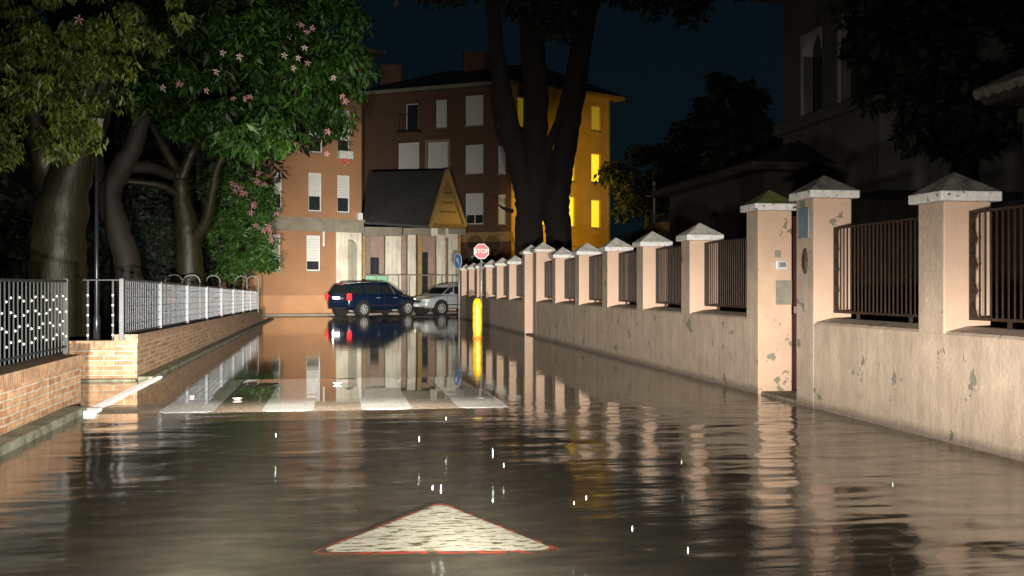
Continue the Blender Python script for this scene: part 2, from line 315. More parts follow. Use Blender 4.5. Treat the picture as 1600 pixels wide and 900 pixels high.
def water_mat():
    m = bpy.data.materials.new('flood_water'); m.use_nodes = True; nt = m.node_tree; L = nt.links.new
    nt.nodes.remove(nt.nodes['Principled BSDF']); out = nt.nodes['Material Output']
    g = N(nt, 'ShaderNodeNewGeometry'); s = N(nt, 'ShaderNodeSeparateXYZ'); L(g.outputs['Position'], s.inputs[0])
    # near the camera the water is stirred, beyond the raised crossing it lies still
    near = N(nt, 'ShaderNodeMapRange'); L(s.outputs[1], near.inputs[0]); near.inputs[1].default_value = 10.4; near.inputs[2].default_value = 12.6; near.inputs[3].default_value = 1.0; near.inputs[4].default_value = 0.085
    near.interpolation_type = 'SMOOTHSTEP'
    rgt = N(nt, 'ShaderNodeMapRange'); L(s.outputs[0], rgt.inputs[0]); rgt.inputs[1].default_value = 1.4; rgt.inputs[2].default_value = 4.2; rgt.inputs[3].default_value = 0.0; rgt.inputs[4].default_value = 1.0
    # long swells running off to the right wall
    mp = N(nt, 'ShaderNodeMapping'); mp.inputs['Rotation'].default_value = (0, 0, R(-18)); mp.inputs['Scale'].default_value = (0.22, 1.0, 1); L(g.outputs['Position'], mp.inputs[0])
    n0 = N(nt, 'ShaderNodeTexNoise', Scale=3.4, Detail=1.5, Roughness=0.4, Distortion=0.5); L(mp.outputs[0], n0.inputs['Vector'])
    m0 = N(nt, 'ShaderNodeMath', operation='MULTIPLY'); L(n0.outputs[0], m0.inputs[0]); L(rgt.outputs[0], m0.inputs[1])
    # small wind ripples
    mp1 = N(nt, 'ShaderNodeMapping'); mp1.inputs['Rotation'].default_value = (0, 0, R(-8)); mp1.inputs['Scale'].default_value = (0.35, 1.0, 1); L(g.outputs['Position'], mp1.inputs[0])
    n1 = N(nt, 'ShaderNodeTexNoise', Scale=7.5, Detail=3.0, Roughness=0.5, Distortion=0.4); L(mp1.outputs[0], n1.inputs['Vector'])
    n2 = N(nt, 'ShaderNodeTexNoise', Scale=2.6, Detail=2.0, Roughness=0.5); L(mp1.outputs[0], n2.inputs['Vector'])
    m1 = N(nt, 'ShaderNodeMath', operation='MULTIPLY'); L(n1.outputs[0], m1.inputs[0]); m1.inputs[1].default_value = 0.05
    m2 = N(nt, 'ShaderNodeMath', operation='MULTIPLY'); L(n2.outputs[0], m2.inputs[0]); m2.inputs[1].default_value = 0.16
    a1 = N(nt, 'ShaderNodeMath', operation='ADD'); L(m1.outputs[0], a1.inputs[0]); L(m2.outputs[0], a1.inputs[1])
    m3 = N(nt, 'ShaderNodeMath', operation='MULTIPLY'); L(m0.outputs[0], m3.inputs[0]); m3.inputs[1].default_value = 0.46
    a2 = N(nt, 'ShaderNodeMath', operation='ADD'); L(a1.outputs[0], a2.inputs[0]); L(m3.outputs[0], a2.inputs[1])
    mu = N(nt, 'ShaderNodeMath', operation='MULTIPLY'); L(a2.outputs[0], mu.inputs[0]); L(near.outputs[0], mu.inputs[1])
    pt = N(nt, 'ShaderNodeTexNoise', Scale=0.55, Detail=3.0, Roughness=0.6); L(g.outputs['Position'], pt.inputs['Vector'])
    pr = N(nt, 'ShaderNodeMapRange'); L(pt.outputs[0], pr.inputs[0]); pr.inputs[1].default_value = 0.36; pr.inputs[2].default_value = 0.64; pr.inputs[3].default_value = 0.35; pr.inputs[4].default_value = 1.55
    n4 = N(nt, 'ShaderNodeTexNoise', Scale=24.0, Detail=3.0, Roughness=0.6); L(g.outputs['Position'], n4.inputs['Vector'])
    a4 = N(nt, 'ShaderNodeMath', operation='MULTIPLY_ADD'); L(n4.outputs[0], a4.inputs[0]); a4.inputs[1].default_value = 0.016; L(a2.outputs[0], a4.inputs[2]); L(a4.outputs[0], mu.inputs[0])
    mu2 = N(nt, 'ShaderNodeMath', operation='MULTIPLY'); L(mu.outputs[0], mu2.inputs[0]); L(pr.outputs[0], mu2.inputs[1]); mu = mu2
    bp = N(nt, 'ShaderNodeBump', Strength=1.0, Distance=0.055); L(mu.outputs[0], bp.inputs['Height'])
    gl = N(nt, 'ShaderNodeBsdfGlossy'); gl.inputs['Color'].default_value = (0.92, 0.92, 0.9, 1); gl.inputs['Roughness'].default_value = 0.035; L(bp.outputs[0], gl.inputs['Normal'])
    tr = N(nt, 'ShaderNodeBsdfTransparent'); tr.inputs[0].default_value = (0.80, 0.74, 0.64, 1)
    # suspended silt gives the flood water a faint body of its own
    df = N(nt, 'ShaderNodeBsdfDiffuse'); df.inputs[0].default_value = (0.125, 0.122, 0.108, 1)
    mb_ = N(nt, 'ShaderNodeMixShader'); mb_.inputs[0].default_value = 0.105; L(tr.outputs[0], mb_.inputs[1]); L(df.outputs[0], mb_.inputs[2])
    # Fresnel reflectance of a thin sheet of water, the same from above and from below
    dt = N(nt, 'ShaderNodeVectorMath', operation='DOT_PRODUCT'); L(g.outputs['Incoming'], dt.inputs[0]); L(bp.outputs[0], dt.inputs[1])
    ab = N(nt, 'ShaderNodeMath', operation='ABSOLUTE'); L(dt.outputs['Value'], ab.inputs[0])
    om = N(nt, 'ShaderNodeMath', operation='SUBTRACT', use_clamp=True); om.inputs[0].default_value = 1.0; L(ab.outputs[0], om.inputs[1])
    pw = N(nt, 'ShaderNodeMath', operation='POWER'); L(om.outputs[0], pw.inputs[0]); pw.inputs[1].default_value = 5.0
    sc_ = N(nt, 'ShaderNodeMath', operation='MULTIPLY_ADD'); L(pw.outputs[0], sc_.inputs[0]); sc_.inputs[1].default_value = 0.97; sc_.inputs[2].default_value = 0.02
    rg = N(nt, 'ShaderNodeMapRange'); L(near.outputs[0], rg.inputs[0]); rg.inputs[1].default_value = 0.05; rg.inputs[3].default_value = 0.045; rg.inputs[4].default_value = 0.085; L(rg.outputs[0], gl.inputs['Roughness'])
    mx = N(nt, 'ShaderNodeMixShader'); L(sc_.outputs[0], mx.inputs[0]); L(mb_.outputs[0], mx.inputs[1]); L(gl.outputs[0], mx.inputs[2]); L(mx.outputs[0], out.inputs[0])
    return m
M_water = water_mat()
sheet('water', UK - 3.2, UW + 0.1, -8, 46.4, 0.0, M_water)

# raised crossing: ramps and a table that just breaks the surface near its front edge
def wetten(m, soak=0.22):
    nt = m.node_tree; b = nt.nodes['Principled BSDF']; g = N(nt, 'ShaderNodeNewGeometry'); s = N(nt, 'ShaderNodeSeparateXYZ'); nt.links.new(g.outputs['Position'], s.inputs[0])
    r_ = N(nt, 'ShaderNodeMapRange', interpolation_type='SMOOTHSTEP'); nt.links.new(s.outputs[1], r_.inputs[0]); r_.inputs[1].default_value = 12.0; r_.inputs[2].default_value = 12.9; r_.inputs[3].default_value = 0.15; r_.inputs[4].default_value = 1.0
    # asphalt and paint that stand under a film of water are soaked and darker
    src = b.inputs['Base Color'].links[0].from_socket; r2 = N(nt, 'ShaderNodeMapRange', interpolation_type='SMOOTHSTEP'); nt.links.new(s.outputs[1], r2.inputs[0]); r2.inputs[1].default_value = 12.0; r2.inputs[2].default_value = 13.0; r2.inputs[3].default_value = 1.0; r2.inputs[4].default_value = soak
    mm = N(nt, 'ShaderNodeMix', data_type='RGBA', blend_type='MULTIPLY'); mm.inputs[0].default_value = 1.0; nt.links.new(src, mm.inputs[6]); nt.links.new(r2.outputs[0], mm.inputs[7]); nt.links.new(mm.outputs[2], b.inputs['Base Color'])
    nt.links.new(r_.outputs[0], b.inputs['Coat Weight']); b.inputs['Coat Roughness'].default_value = 0.015; b.inputs['Coat IOR'].default_value = 1.4; b.inputs['Specular IOR Level'].default_value = 0.15
    return m
def table_mat():
    m = mat('crossing_asphalt', (0.50, 0.40, 0.30), 0.6, 0.6, 45, 1.0, 90, col2=(0.07, 0.055, 0.045), coat=0.25); return wetten(m)
rows = [(11.1, RZ - 0.01), (11.62, 0.005), (12.15, 0.007), (12.5, 0.004), (13.2, 0.002), (14.2, 0.0015), (15.6, 0.001), (15.9, -0.012), (16.5, RZ - 0.01)]
def crown(u): return 0.0 if u < 1.2 else -0.010 * (u - 1.2)
us = [UK + 0.01, -2.0, -1.0, 0.0, 1.2, 2.0, 3.0, 4.0, UW - 0.01]
tb = MB(); gr = [[(u, v, z + crown(u) - (0.004 if u < -1.95 else 0)) for u in us] for v, z in rows]; tb.loft([list(r) for r in gr], cap=False, closed=False)
tag(tb.build('raised_crossing', table_mat(), smooth=True), kind='structure')
def tz(v, u):
    for (v0, z0), (v1, z1) in zip(rows, rows[1:]):
        if v0 <= v <= v1: return z0 + (z1 - z0) * (v - v0) / (v1 - v0) + crown(u)
    return RZ
M_stripe = mat('worn_crossing_paint', (0.74, 0.73, 0.68), 0.35, 0.4, 25, 0.3, 110, coat=0.6, patch=(0.3, 0.26, 0.2), patch_scale=22, patch_lo=0.66)
stripe_lab = ['leftmost white zebra stripe, next to the brick wall', 'second white zebra stripe from the brick wall side', 'third white zebra stripe, middle of the crossing', 'fourth white zebra stripe, below the yellow bollard reflection', 'fifth zebra stripe, half drowned right of the bollard reflection', 'sixth zebra stripe, sunk below the water by the gate wall']
for i, (a, b) in enumerate([(-1.82, -1.27), (-0.78, -0.25), (0.25, 0.78), (1.28, 1.83), (2.32, 2.87), (3.36, 3.9)]):
    s_ = MB(); vv = [11.56, 11.62, 12.15, 12.5, 13.2, 14.2, 15.6]
    s_.loft([[(a + (0.07 if v < 11.6 else 0), v, tz(v, a) + 0.004), (b - (0.07 if v < 11.6 else 0), v, tz(v, b) + 0.004)] for v in vv], cap=False, closed=False)
    tag(s_.build('zebra_stripe', wetten(M_stripe, 0.55) if i == 0 else M_stripe), stripe_lab[i], 'road marking', 'stripes of the zebra crossing')

# give-way triangle painted on the road under the water
def tri(name, pts, z, m, parent):
    mb = MB(); mb.face([(p[0], p[1], z) for p in pts]); return mb.build(name, m, parent)
tA, tB, tC = G(490, 860), G(876, 857), G(688, 783)
cen = (tA + tB + tC) / 3
def rounded(k, r):
    out = []
    ps = [cen + (p - cen) * k for p in (tA, tB, tC)]
    for i in range(3):
        p, a, b = ps[i], ps[i-1], ps[(i+1) % 3]
        q0 = p + (a - p).normalized() * r; q1 = p + (b - p).normalized() * r
        for t in np.linspace(0, 1, 7): out.append(((1-t)**2) * q0 + 2*t*(1-t) * p + t*t * q1)
    return out
M_red_paint = mat('red_road_paint', (0.60, 0.07, 0.03), 0.6, 0.5, 14, 0.2, 60, patch=(0.06, 0.05, 0.045), patch_scale=11, patch_lo=0.50)
def stone_paint():
    m = mat('worn_white_sett_paint', (0.70, 0.78, 0.84), 0.5, 0.12, 12, 0.4, 60, patch=(0.10, 0.11, 0.05), patch_scale=1.0, patch_lo=0.55); nt = m.node_tree
    for n in nt.nodes:
        if n.type == 'TEX_NOISE' and abs(n.inputs['Scale'].default_value - 1.0) < 1e-6:
            mp = N(nt, 'ShaderNodeMapping'); mp.inputs['Scale'].default_value = (9, 30, 1); mp.inputs['Rotation'].default_value = (0, 0, R(9)); 
            g = [q for q in nt.nodes if q.type == 'NEW_GEOMETRY'][0]; nt.links.new(g.outputs['Position'], mp.inputs[0]); nt.links.new(mp.outputs[0], n.inputs['Vector'])
    return m
tr_root = empty('painted_triangle', (cen.x, cen.y, RZ), 'white triangle with a red border painted on the flooded road', 'road marking')
tri('red_border', rounded(1.075, 0.12), -0.014, M_red_paint, tr_root); MS_ = stone_paint(); tri('white_field', rounded(0.98, 0.13), -0.010, stone_paint(), tr_root)

# ------------------------------------------------------------------ left side: kerb, brick planter walls, fences
M_dwater = M_water
kb = MB(); kb.box(UK - 0.2, UK, -2, 11.75, -0.2, 0.075); kb.box(UK - 0.2, UK, 15.78, 45, -0.2, 0.05); kb.box(UK - 1.25, UK - 0.2, 15.62, 15.79, -0.2, 0.028)
tag(kb.build('kerb', M_kerb, bevel=0.015), kind='structure')
for m_ in (mat('bright_white_paint', (0.95, 0.95, 0.93), 0.6, 0.1, 12, 0.2, 60),):   # road paint holds glass beads that throw light back at a low angle
    q_ = m_.node_tree.nodes['Principled BSDF']; q_.inputs['Sheen Weight'].default_value = 0.45; q_.inputs['Sheen Roughness'].default_value = 0.35; q_.inputs['Sheen Tint'].default_value = (1, 1, 1, 1)
kl = MB(); kl.box(UK - 0.05, UK + 0.06, 11.78, 16.25, -0.15, 0.02); kl.box(UK - 0.05, UK + 0.11, 11.60, 11.95, -0.15, 0.032)
tag(kl.build('painted_kerb_edge', mat('bright_white_paint', (0.95, 0.95, 0.93), 0.6, 0.1, 12, 0.2, 60), bevel=0.008), 'narrow white painted kerb edge across the park entrance beside the brick wall', 'kerb edge')
sheet('entrance_paving', UK - 2.6, UK - 0.02, 11.75, 16.3, -0.02, mat('brown_wet_paving', (0.13, 0.085, 0.055), 0.3, 0.4, 3, 0.3, 30)).location.z = -0.012
soil = MB(); soil.box(-40, UK - 0.55, -2, 12.2, -0.2, 0.5); soil.box(-40, UK - 1.15, 12.2, 15.9, -0.2, 0.42); soil.box(-40, UK - 0.6, 16.1, 45, -0.2, 0.42)
tag(soil.build('park_ground', M_soil), kind='structure')
def brickwall(name, label, x0, x1, y0, y1, za, zb, ret=None):
    r = empty(name, ((x0 + x1) / 2, y0, 0), label, 'brick wall')
    ca = 0.115
    def seg(mb, X0, X1, Y0, Y1, z0a, z0b, z1a, z1b):
        mb.loft([[(X0, Y0, z0a), (X1, Y0, z0a), (X1, Y0, z1a), (X0, Y0, z1a)], [(X0, Y1, z0b), (X1, Y1, z0b), (X1, Y1, z1b), (X0, Y1, z1b)]])
    b = MB(); seg(b, x0, x1, y0, y1, -0.15, -0.15, za - ca, zb - ca); b.build('brickwork', M_brick, r)
    c = MB(); seg(c, x0 - 0.012, x1 + 0.012, y0 - 0.012, y1 + 0.012, za - ca, zb - ca, za, zb); c.build('coping', M_brickup, r)
    if ret:
        d = MB(); d.box(ret, x0 - 0.003, y0 + 0.02, y0 + 0.30, -0.15, za - 0.20); d.build('return_wall', M_brick, r)
        e = MB(); e.box(ret, x0 - 0.006, y0 + 0.008, y0 + 0.312, za - 0.20, za - 0.085); e.build('return_coping', M_brickup, r)
    return r
brickwall('brick_wall', 'near low orange brick wall at the left edge, under the studded railing', -3.05, -2.76, -1.0, 12.43, 0.575, 0.565)
brickwall('brick_wall', 'longer low orange brick wall running back under the silvery mesh railing', -3.05, -2.76, 15.80, 41.3, 0.635, 0.455, ret=-3.75)
sl = MB(); sl.box(-3.06, -2.72, 12.0, 12.40, 0.567, 0.585)
# near studded railing
r = empty('railing', (-2.93, 5.0, 0.58), 'grey vertical bar railing with rows of white studs on the near brick wall', 'railing')
b = MB(); st = MB(); fr_ = MB()
yy = 3.0; k = 0
while yy < 12.5:
    b.box(-2.936, -2.924, yy - 0.006, yy + 0.006, 0.60, 1.35)
    if k % 2 == 0 or True:
        for j in range(4):
            z = 0.76 + j * 0.135 + (0.035 if k % 2 else 0)
            if (k + j) % 3 != 2:
                a = [Vector((-2.918, yy, z)) + Vector((dx, dy, dz)) * 0.014 for dx, dy, dz in ((1,0,0),(0,1,0),(0,0,1),(0,-1,0),(0,0,-1),(-1,0,0))]
                n = len(st.v); st.v += [tuple(p) for p in a]
                for f in ((0,1,2),(0,2,3),(0,3,4),(0,4,1),(5,2,1),(5,3,2),(5,4,3),(5,1,4)): st.f.append(tuple(n + q for q in f)); st.m.append(0)
    yy += 0.135; k += 1
fr_.box(-2.945, -2.915, 2.9, 12.52, 1.345, 1.372); fr_.box(-2.945, -2.915, 2.9, 12.52, 0.64, 0.66)
for y in (12.5, 9.5, 6.5): fr_.box(-2.955, -2.905, y - 0.02, y + 0.02, 0.56, 1.39)
M_dull = mat('dull_grey_iron', (0.024, 0.03, 0.031), 0.5, 0.3, 12); b.build('bars', M_dull, r); fr_.build('frame', M_dull, r); tag(st.build('studs', M_stud, r), kind='stuff')
# entrance railing posts
ep = empty('entrance_railing', (-3.6, 15.95, 0.55), 'thin dark railing posts with pale studs beside the lamp post', 'railing')
b = MB()
for px in (136, 174):
    p = PX(px, 15.2); b.box(p.x - 0.012, p.x + 0.012, 16.0, 16.024, 0.43, 1.40)
p0, p1 = PX(128, 15.2), PX(193, 15.2); b.box(p0.x, p1.x, 15.995, 16.02, 1.385, 1.402); b.build('posts', mat('dark_hoop_iron', (0.04, 0.042, 0.045), 0.4, 0.3, 8), ep)
for px in (136, 174):
    p = PX(px, 15.2)
    for z in (0.62, 0.76, 0.9, 1.04, 1.18):
        q = MB(); q.tube([(p.x, 15.985, z - 0.014), (p.x, 15.985, z + 0.014)], 0.015, 6); q.build('stud', M_stud, ep)
# long mesh railing
def ztop(v): return 1.40 + (1.13 - 1.40) * (v - 15.6) / 26.0
def zbot(v): return 0.66 + (0.475 - 0.66) * (v - 15.6) / 26.0
posts = [15.6, 18.9, 22.2, 25.4, 28.6, 31.8, 35.0, 38.0, 41.1]
mr = empty('mesh_railing', (-2.93, 15.6, 0.64), 'long silvery railing of fine bars and wires on the far brick wall', 'railing')
for v in posts:
    b = MB(); b.box(-2.96, -2.90, v - 0.025, v + 0.025, zbot(v) - 0.1, ztop(v) + 0.01); b.build('post', M_mesh_iron, mr, bevel=0.004)
b = MB()
for v0, v1 in zip(posts, posts[1:]):
    rl = MB()
    for dz in (0.0,): 
        rl.tube([(-2.93, v0 + .03, ztop(v0)), (-2.93, v1 - .03, ztop(v1))], 0.02, 6); rl.tube([(-2.93, v0 + .03, zbot(v0)), (-2.93, v1 - .03, zbot(v1))], 0.014, 6)
    rl.build('rail', M_mesh_iron, mr)
    b = MB()
    n = int((v1 - v0) / 0.15)
    for i in range(1, n):
        v = v0 + (v1 - v0) * i / n; b.box(-2.932, -2.928, v - 0.003, v + 0.003, zbot(v), ztop(v))
    for j in range(1, 6):
        t = j / 6; w = []
        for i in range(n * 1 + 1):
            v = v0 + (v1 - v0) * i / n; w.append((-2.922, v, zbot(v) + (ztop(v) - zbot(v)) * t + 0.0))
        b.tube(w, 0.005, 3, cap=False)
    b.build('mesh_panel', mat('mesh_wire_iron', (0.30, 0.32, 0.35), 0.4, 0.2, 12, metal=0.2), mr)
# hoop bike rails in the park
for i, (px, Y, lab) in enumerate([(285, 25, 'nearest pale bent hoop rail rising behind the mesh railing'), (344, 31, 'middle bent hoop rail standing behind the mesh railing'), (386, 37, 'farthest small hoop rail behind the end of the mesh railing')]):
    o = empty('hoop_rail', PX(px, Y, 0.42), lab, 'hoop rail', 'hoop rails behind the mesh railing')
    b = MB(); w = 0.62
    c = PX(px, Y); z = 1.3 + 12 * Y / F
    for dx in ((0,) if i == 1 else (0, 0.35)):
        pts = [Vector((c.x + dx, c.y + dx, 0.42)), Vector((c.x + dx, c.y + dx, z - 0.06))] + [Vector((c.x + dx - 0.19 + 0.19 * math.cos(a), c.y + dx, z - 0.06 + 0.16 * math.sin(a))) for a in np.linspace(0, math.pi, 9)]
        b.tube(pts, 0.022, 6)
    b.build('hoop', mat('dark_hoop_iron', (0.04, 0.042, 0.045), 0.4, 0.3, 8), o)
# lamp post of the park
lp = PX(151, 15.5); o = empty('lamp_post', (lp.x, lp.y, 0.42), 'slim black lamp post with a small unlit lantern by the left tree trunks', 'lamp post')
b = MB(); b.tube([(lp.x, lp.y, 0.42), (lp.x, lp.y, 0.85), (lp.x, lp.y, 0.9), (lp.x, lp.y, 1.5), (lp.x, lp.y, 3.35)], [0.05, 0.05, 0.035, 0.03, 0.024], 12); b.build('pole', M_black, o, smooth=True)
b = MB()
b.tube([(lp.x, lp.y, 3.35), (lp.x, lp.y, 3.42)], [0.05, 0.07], 8); b.build('lantern_collar', M_black, o); b = MB(); b.tube([(lp.x, lp.y, 3.69), (lp.x, lp.y, 3.72), (lp.x, lp.y, 3.80)], [0.115, 0.10, 0.02], 8); b.build('lantern_cap', M_black, o)
b = MB(); b.tube([(lp.x, lp.y, 3.42), (lp.x, lp.y, 3.69)], [0.06, 0.095], 8); b.build('lantern_glass', mat('milky_glass', (0.55, 0.57, 0.5), 0.15, 0.1, coat=0.6), o)

# ------------------------------------------------------------------ right side: garden wall with pillars, gates, fence panels
def pillar(parent, v0, v1, top, mossy, full=False, u0=UW, w=0.43, front=M_peach):
    b = MB(); zb = -0.2 if full else 0.90
    b.box(u0 - 0.004, u0 + w, v0, v1, zb, top, mis=[0, 0, 0, 0, 0, 1]); p = b.build('pillar', [front, M_wall], parent, bevel=0.012)  # road face uses the darker plaster: dirt plus grazing shade put into colour
    ov = 0.065
    c = MB(); c.box(u0 - ov, u0 + w + ov, v0 - ov, v1 + ov, top, top + 0.085); c.build('cap', M_cap, p, bevel=0.012)
    d = MB(); x0, x1, y0, y1 = u0 - ov + 0.012, u0 + w + ov - 0.012, v0 - ov + 0.012, v1 + ov - 0.012; ap = ((x0 + x1) / 2, (y0 + y1) / 2, top + 0.27)
    zt = top + 0.087
    for a, q in (((x0, y0), (x1, y0)), ((x1, y0), (x1, y1)), ((x1, y1), (x0, y1)), ((x0, y1), (x0, y0))): d.face([(a[0], a[1], zt), (q[0], q[1], zt), ap])
    d.build('cap_point', {0: M_capclean, 1: M_caproof, 2: mat('green_mossy_cap', (0.16, 0.17, 0.05), 0.85, 0.4, 9, 0.6, 30)}[mossy], p)
    return p
def plinth(parent, v0, v1):
    b = MB(); 
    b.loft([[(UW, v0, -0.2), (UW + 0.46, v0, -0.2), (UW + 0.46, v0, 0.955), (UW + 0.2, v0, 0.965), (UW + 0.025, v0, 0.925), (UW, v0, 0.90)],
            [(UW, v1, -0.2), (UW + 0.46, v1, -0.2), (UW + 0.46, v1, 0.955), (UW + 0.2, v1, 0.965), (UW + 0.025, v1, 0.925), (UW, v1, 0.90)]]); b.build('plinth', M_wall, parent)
near_w = empty('garden_wall', (UW, 5.5, 0), 'near section of weathered peach garden wall, right of the gate', 'garden wall')
mid_w = empty('garden_wall', (UW, 20, 0), 'long middle section of peach garden wall between the two gates', 'garden wall')
far_w = empty('garden_wall', (UW, 37, 0), 'far section of the garden wall, behind the stop sign', 'garden wall')
RT, GT = 1.97, 2.235
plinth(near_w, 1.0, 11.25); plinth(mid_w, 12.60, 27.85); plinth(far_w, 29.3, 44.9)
pillar(near_w, 5.85, 6.25, RT, 1); pillar(near_w, 8.45, 8.86, RT + 0.05, 1); pillar(near_w, 10.98, 11.43, GT + 0.015, 1, True)
pillar(mid_w, 12.54, 12.92, GT - 0.01, 2, True, front=M_peachw)
midv = [15.13, 17.57, 20.0, 22.45, 24.97]
for v in midv: pillar(mid_w, v, v + 0.40, RT, 0)
pillar(mid_w, 27.46, 27.88, GT - 0.05, 0, True)
pillar(far_w, 29.2, 29.62, GT - 0.05, 0, True)
farv = [31.9, 34.45, 37.0, 39.5, 41.95, 44.5]
for v in farv: pillar(far_w, v, v + 0.40, RT, 0)
# iron panels between the pillars
def panel(v0, v1, label, grp='brown iron railing panels between the wall pillars', scroll=False):
    L_ = v1 - v0; x = UW + 0.23
    r = empty('iron_fence', (x, v0, 1.0), label, 'fence panel', grp)
    b = MB(); n = max(6, int(L_ / 0.078))
    for i in range(n):
        v = v0 + 0.05 + (L_ - 0.1) * i / (n - 1); hh = 0.0065
        b.box(x - hh, x + hh, v - 0.005, v + 0.005, 1.045, 1.915 + random.uniform(-0.004, 0.004))
    b.build('bars', M_iron, r)
    f = MB(); f.box(x - 0.02, x + 0.02, v0 + 0.01, v1 - 0.01, 1.02, 1.045); f.box(x - 0.02, x + 0.02, v0 + 0.01, v1 - 0.01, 1.915, 1.935)
    for v in (v0 + 0.022, v1 - 0.022): f.box(x - 0.024, x + 0.024, v - 0.012, v + 0.012, 1.02, 1.935)
    for v in (v0 + L_ * 0.25, v0 + L_ * 0.75): f.box(x - 0.014, x + 0.014, v - 0.014, v + 0.014, 0.955, 1.02)
    f.build('frame', M_iron, r)
    if scroll:
        s_ = MB(); v = v1 - 0.10
        zs = np.linspace(1.05, 1.91, 9)
        s_.tube([(x - 0.03, v + (0.045 if i % 2 else -0.045), z) for i, z in enumerate(zs)], 0.009, 5); s_.build('scroll', M_iron, r)
    return r
panel(6.27, 8.43, 'rusty iron railing panel at the right edge of the picture', scroll=True)
panel(8.88, 10.96, 'rusty iron railing panel between the gate pillar and the nearest wall pillar', scroll=True)
mids = [12.94] + [v for v in midv]; 
panel(12.94, 15.11, 'brown railing panel just left of the intercom pillar')
ml = ['brown railing panel second from the intercom pillar', 'brown railing panel third from the intercom pillar', 'brown railing panel fourth from the intercom pillar', 'brown railing panel fifth from the intercom pillar', 'small brown railing panel next to the far tall gate pillar']
me_ = midv[1:] + [27.46]
for i, v in enumerate(midv): panel(v + 0.42, me_[i] - 0.02, ml[i])
fl = ['far railing panel just beyond the far gate pillar', 'second far railing panel beyond the far gate', 'third far railing panel, right of the stop sign post', 'fourth far railing panel, behind the stop sign post', 'fifth far railing panel, left of the stop sign post', 'last far railing panel, beside the blue sign']
pv = [29.62] + [v + 0.4 for v in farv[:-1]]
for i, v in enumerate(pv): panel(v + 0.02, farv[i] - 0.02, fl[i])
# gates
def gate(v0, v1, label, m):
    r = empty('gate', (UW + 0.20, v0, 0), label, 'gate'); x = UW + 0.16
    x = UW + 0.50; b = MB(); b.box(x, x + 0.05, v0 + 0.02, v1 - 0.02, 0.06, 2.1); b.build('leaf', m, r, bevel=0.004)
    f = MB(); f.box(x - 0.06, x + 0.07, v0 - 0.05, v0 + 0.02, -0.1, 2.16); f.box(x - 0.06, x + 0.07, v1 - 0.02, v1 + 0.04, -0.1, 2.16); f.box(x - 0.02, x + 0.07, v0 + 0.02, v1 - 0.02, 2.1, 2.16); f.build('frame', mat('dark_red_paint', (0.05, 0.008, 0.010), 0.35, 0.2), r)
    h = MB(); h.box(x - 0.075, x - 0.02, v1 - 0.09, v1 - 0.05, 0.98, 1.06); h.build('lock', M_grey_iron, r)
    s_ = MB(); s_.box(UW + 0.02, UW + 0.44, v0 + 0.01, v1 - 0.01, -0.2, 0.035); s_.build('doorstep', mat('broken_concrete', (0.30, 0.26, 0.2), 0.9, 0.5, 12, 1.0, 25), r, bevel=0.01)
gate(11.45, 12.52, 'narrow dark red metal gate between the two tall pillars', mat('dark_red_metal', (0.09, 0.018, 0.02), 0.4, 0.3))
gate(27.9, 29.18, 'dark metal gate between the far pair of tall pillars', mat('dark_grey_metal', (0.05, 0.035, 0.03), 0.5, 0.3))
# intercom, plates and boxes on the gate pillars
def onface(px, py): # point on the camera-facing face of the intercom pillar (v = 12.54)
    r_ = c2w((px - 800) / F, 1.0); t = 12.54 / r_.y; return Vector((r_.x * t, 12.54, H - (py - HY) * t / F))
def plate(name, x0, y0, x1, y1, th, m, label, cat, inner=None):
    a, b_ = onface(x0, y1), onface(x1, y0); r = empty(name, ((a.x + b_.x) / 2, 12.54, a.z), label, cat)
    q = MB(); q.box(a.x, b_.x, 12.54 - th, 12.539, a.z, b_.z); q.build('casing', m, r, bevel=0.006)
    if inner:
        q = MB(); w, h = b_.x - a.x, b_.z - a.z; q.box(a.x + w * .22, b_.x - w * .14, 12.54 - th - 0.006, 12.54 - th - 0.001, a.z + h * .25, b_.z - h * .2); q.build('screen', inner, r, bevel=0.002)
plate('intercom', 1211, 407, 1229, 421, 0.035, mat('silver_plastic', (0.62, 0.64, 0.66), 0.3, 0.1), 'small silver intercom on the tall gate pillar', 'intercom', mat('grey_screen', (0.22, 0.24, 0.24), 0.2, 0.1))
plate('wall_plate', 1210, 391, 1220, 402, 0.008, mat('grey_plate', (0.26, 0.26, 0.23), 0.6, 0.2), 'small plain grey plate above the intercom', 'plate')
q = MB(); a, b_ = onface(1212, 476), onface(1238, 438); q.box(a.x, UW + 0.428, 12.535, 12.5405, a.z, b_.z)
tag(q.build('cement_patch', mat('grey_cement', (0.27, 0.25, 0.20), 0.85, 0.25, 9, 0.4, 30)), 'square grey cement repair below the intercom on the gate pillar', 'cement patch')
def onroad(px, py): # point on the road face of the wall
    r_ = c2w((px - 800) / F, 1.0); t = UW / r_.x; return Vector((UW, r_.y * t, H - (py - HY) * t / F))
a, b_ = onroad(1267, 371), onroad(1251, 326); q = MB(); q.box(UW - 0.03, UW - 0.006, a.y, b_.y, a.z, b_.z)
tag(q.build('notice_plate', mat('blue_grey_plate', (0.22, 0.28, 0.32), 0.35, 0.35, 6), bevel=0.005), 'blue grey rectangular plate high on the pillar right of the gate', 'plate')
q = MB(); a, b_ = onroad(1263, 428), onroad(1256, 388); yc = (a.y + b_.y) / 2; zc = (a.z + b_.z) / 2; hh = (b_.z - a.z) / 2
q.loft([[(UW - d_, yc + 0.055 * s_ * math.cos(t), zc + hh * s_ * math.sin(t)) for t in np.linspace(0, 2 * math.pi, 16, endpoint=False)] for d_, s_ in ((0.006, 1.0), (0.02, 1.0), (0.035, 0.7))])
tag(q.build('wall_ornament', mat('dark_rusty_bronze', (0.10, 0.045, 0.03), 0.5, 0.6, 20, 0.8, 40), smooth=True), 'dark oval rusty ornament on the pillar right of the gate, below the plate', 'ornament')
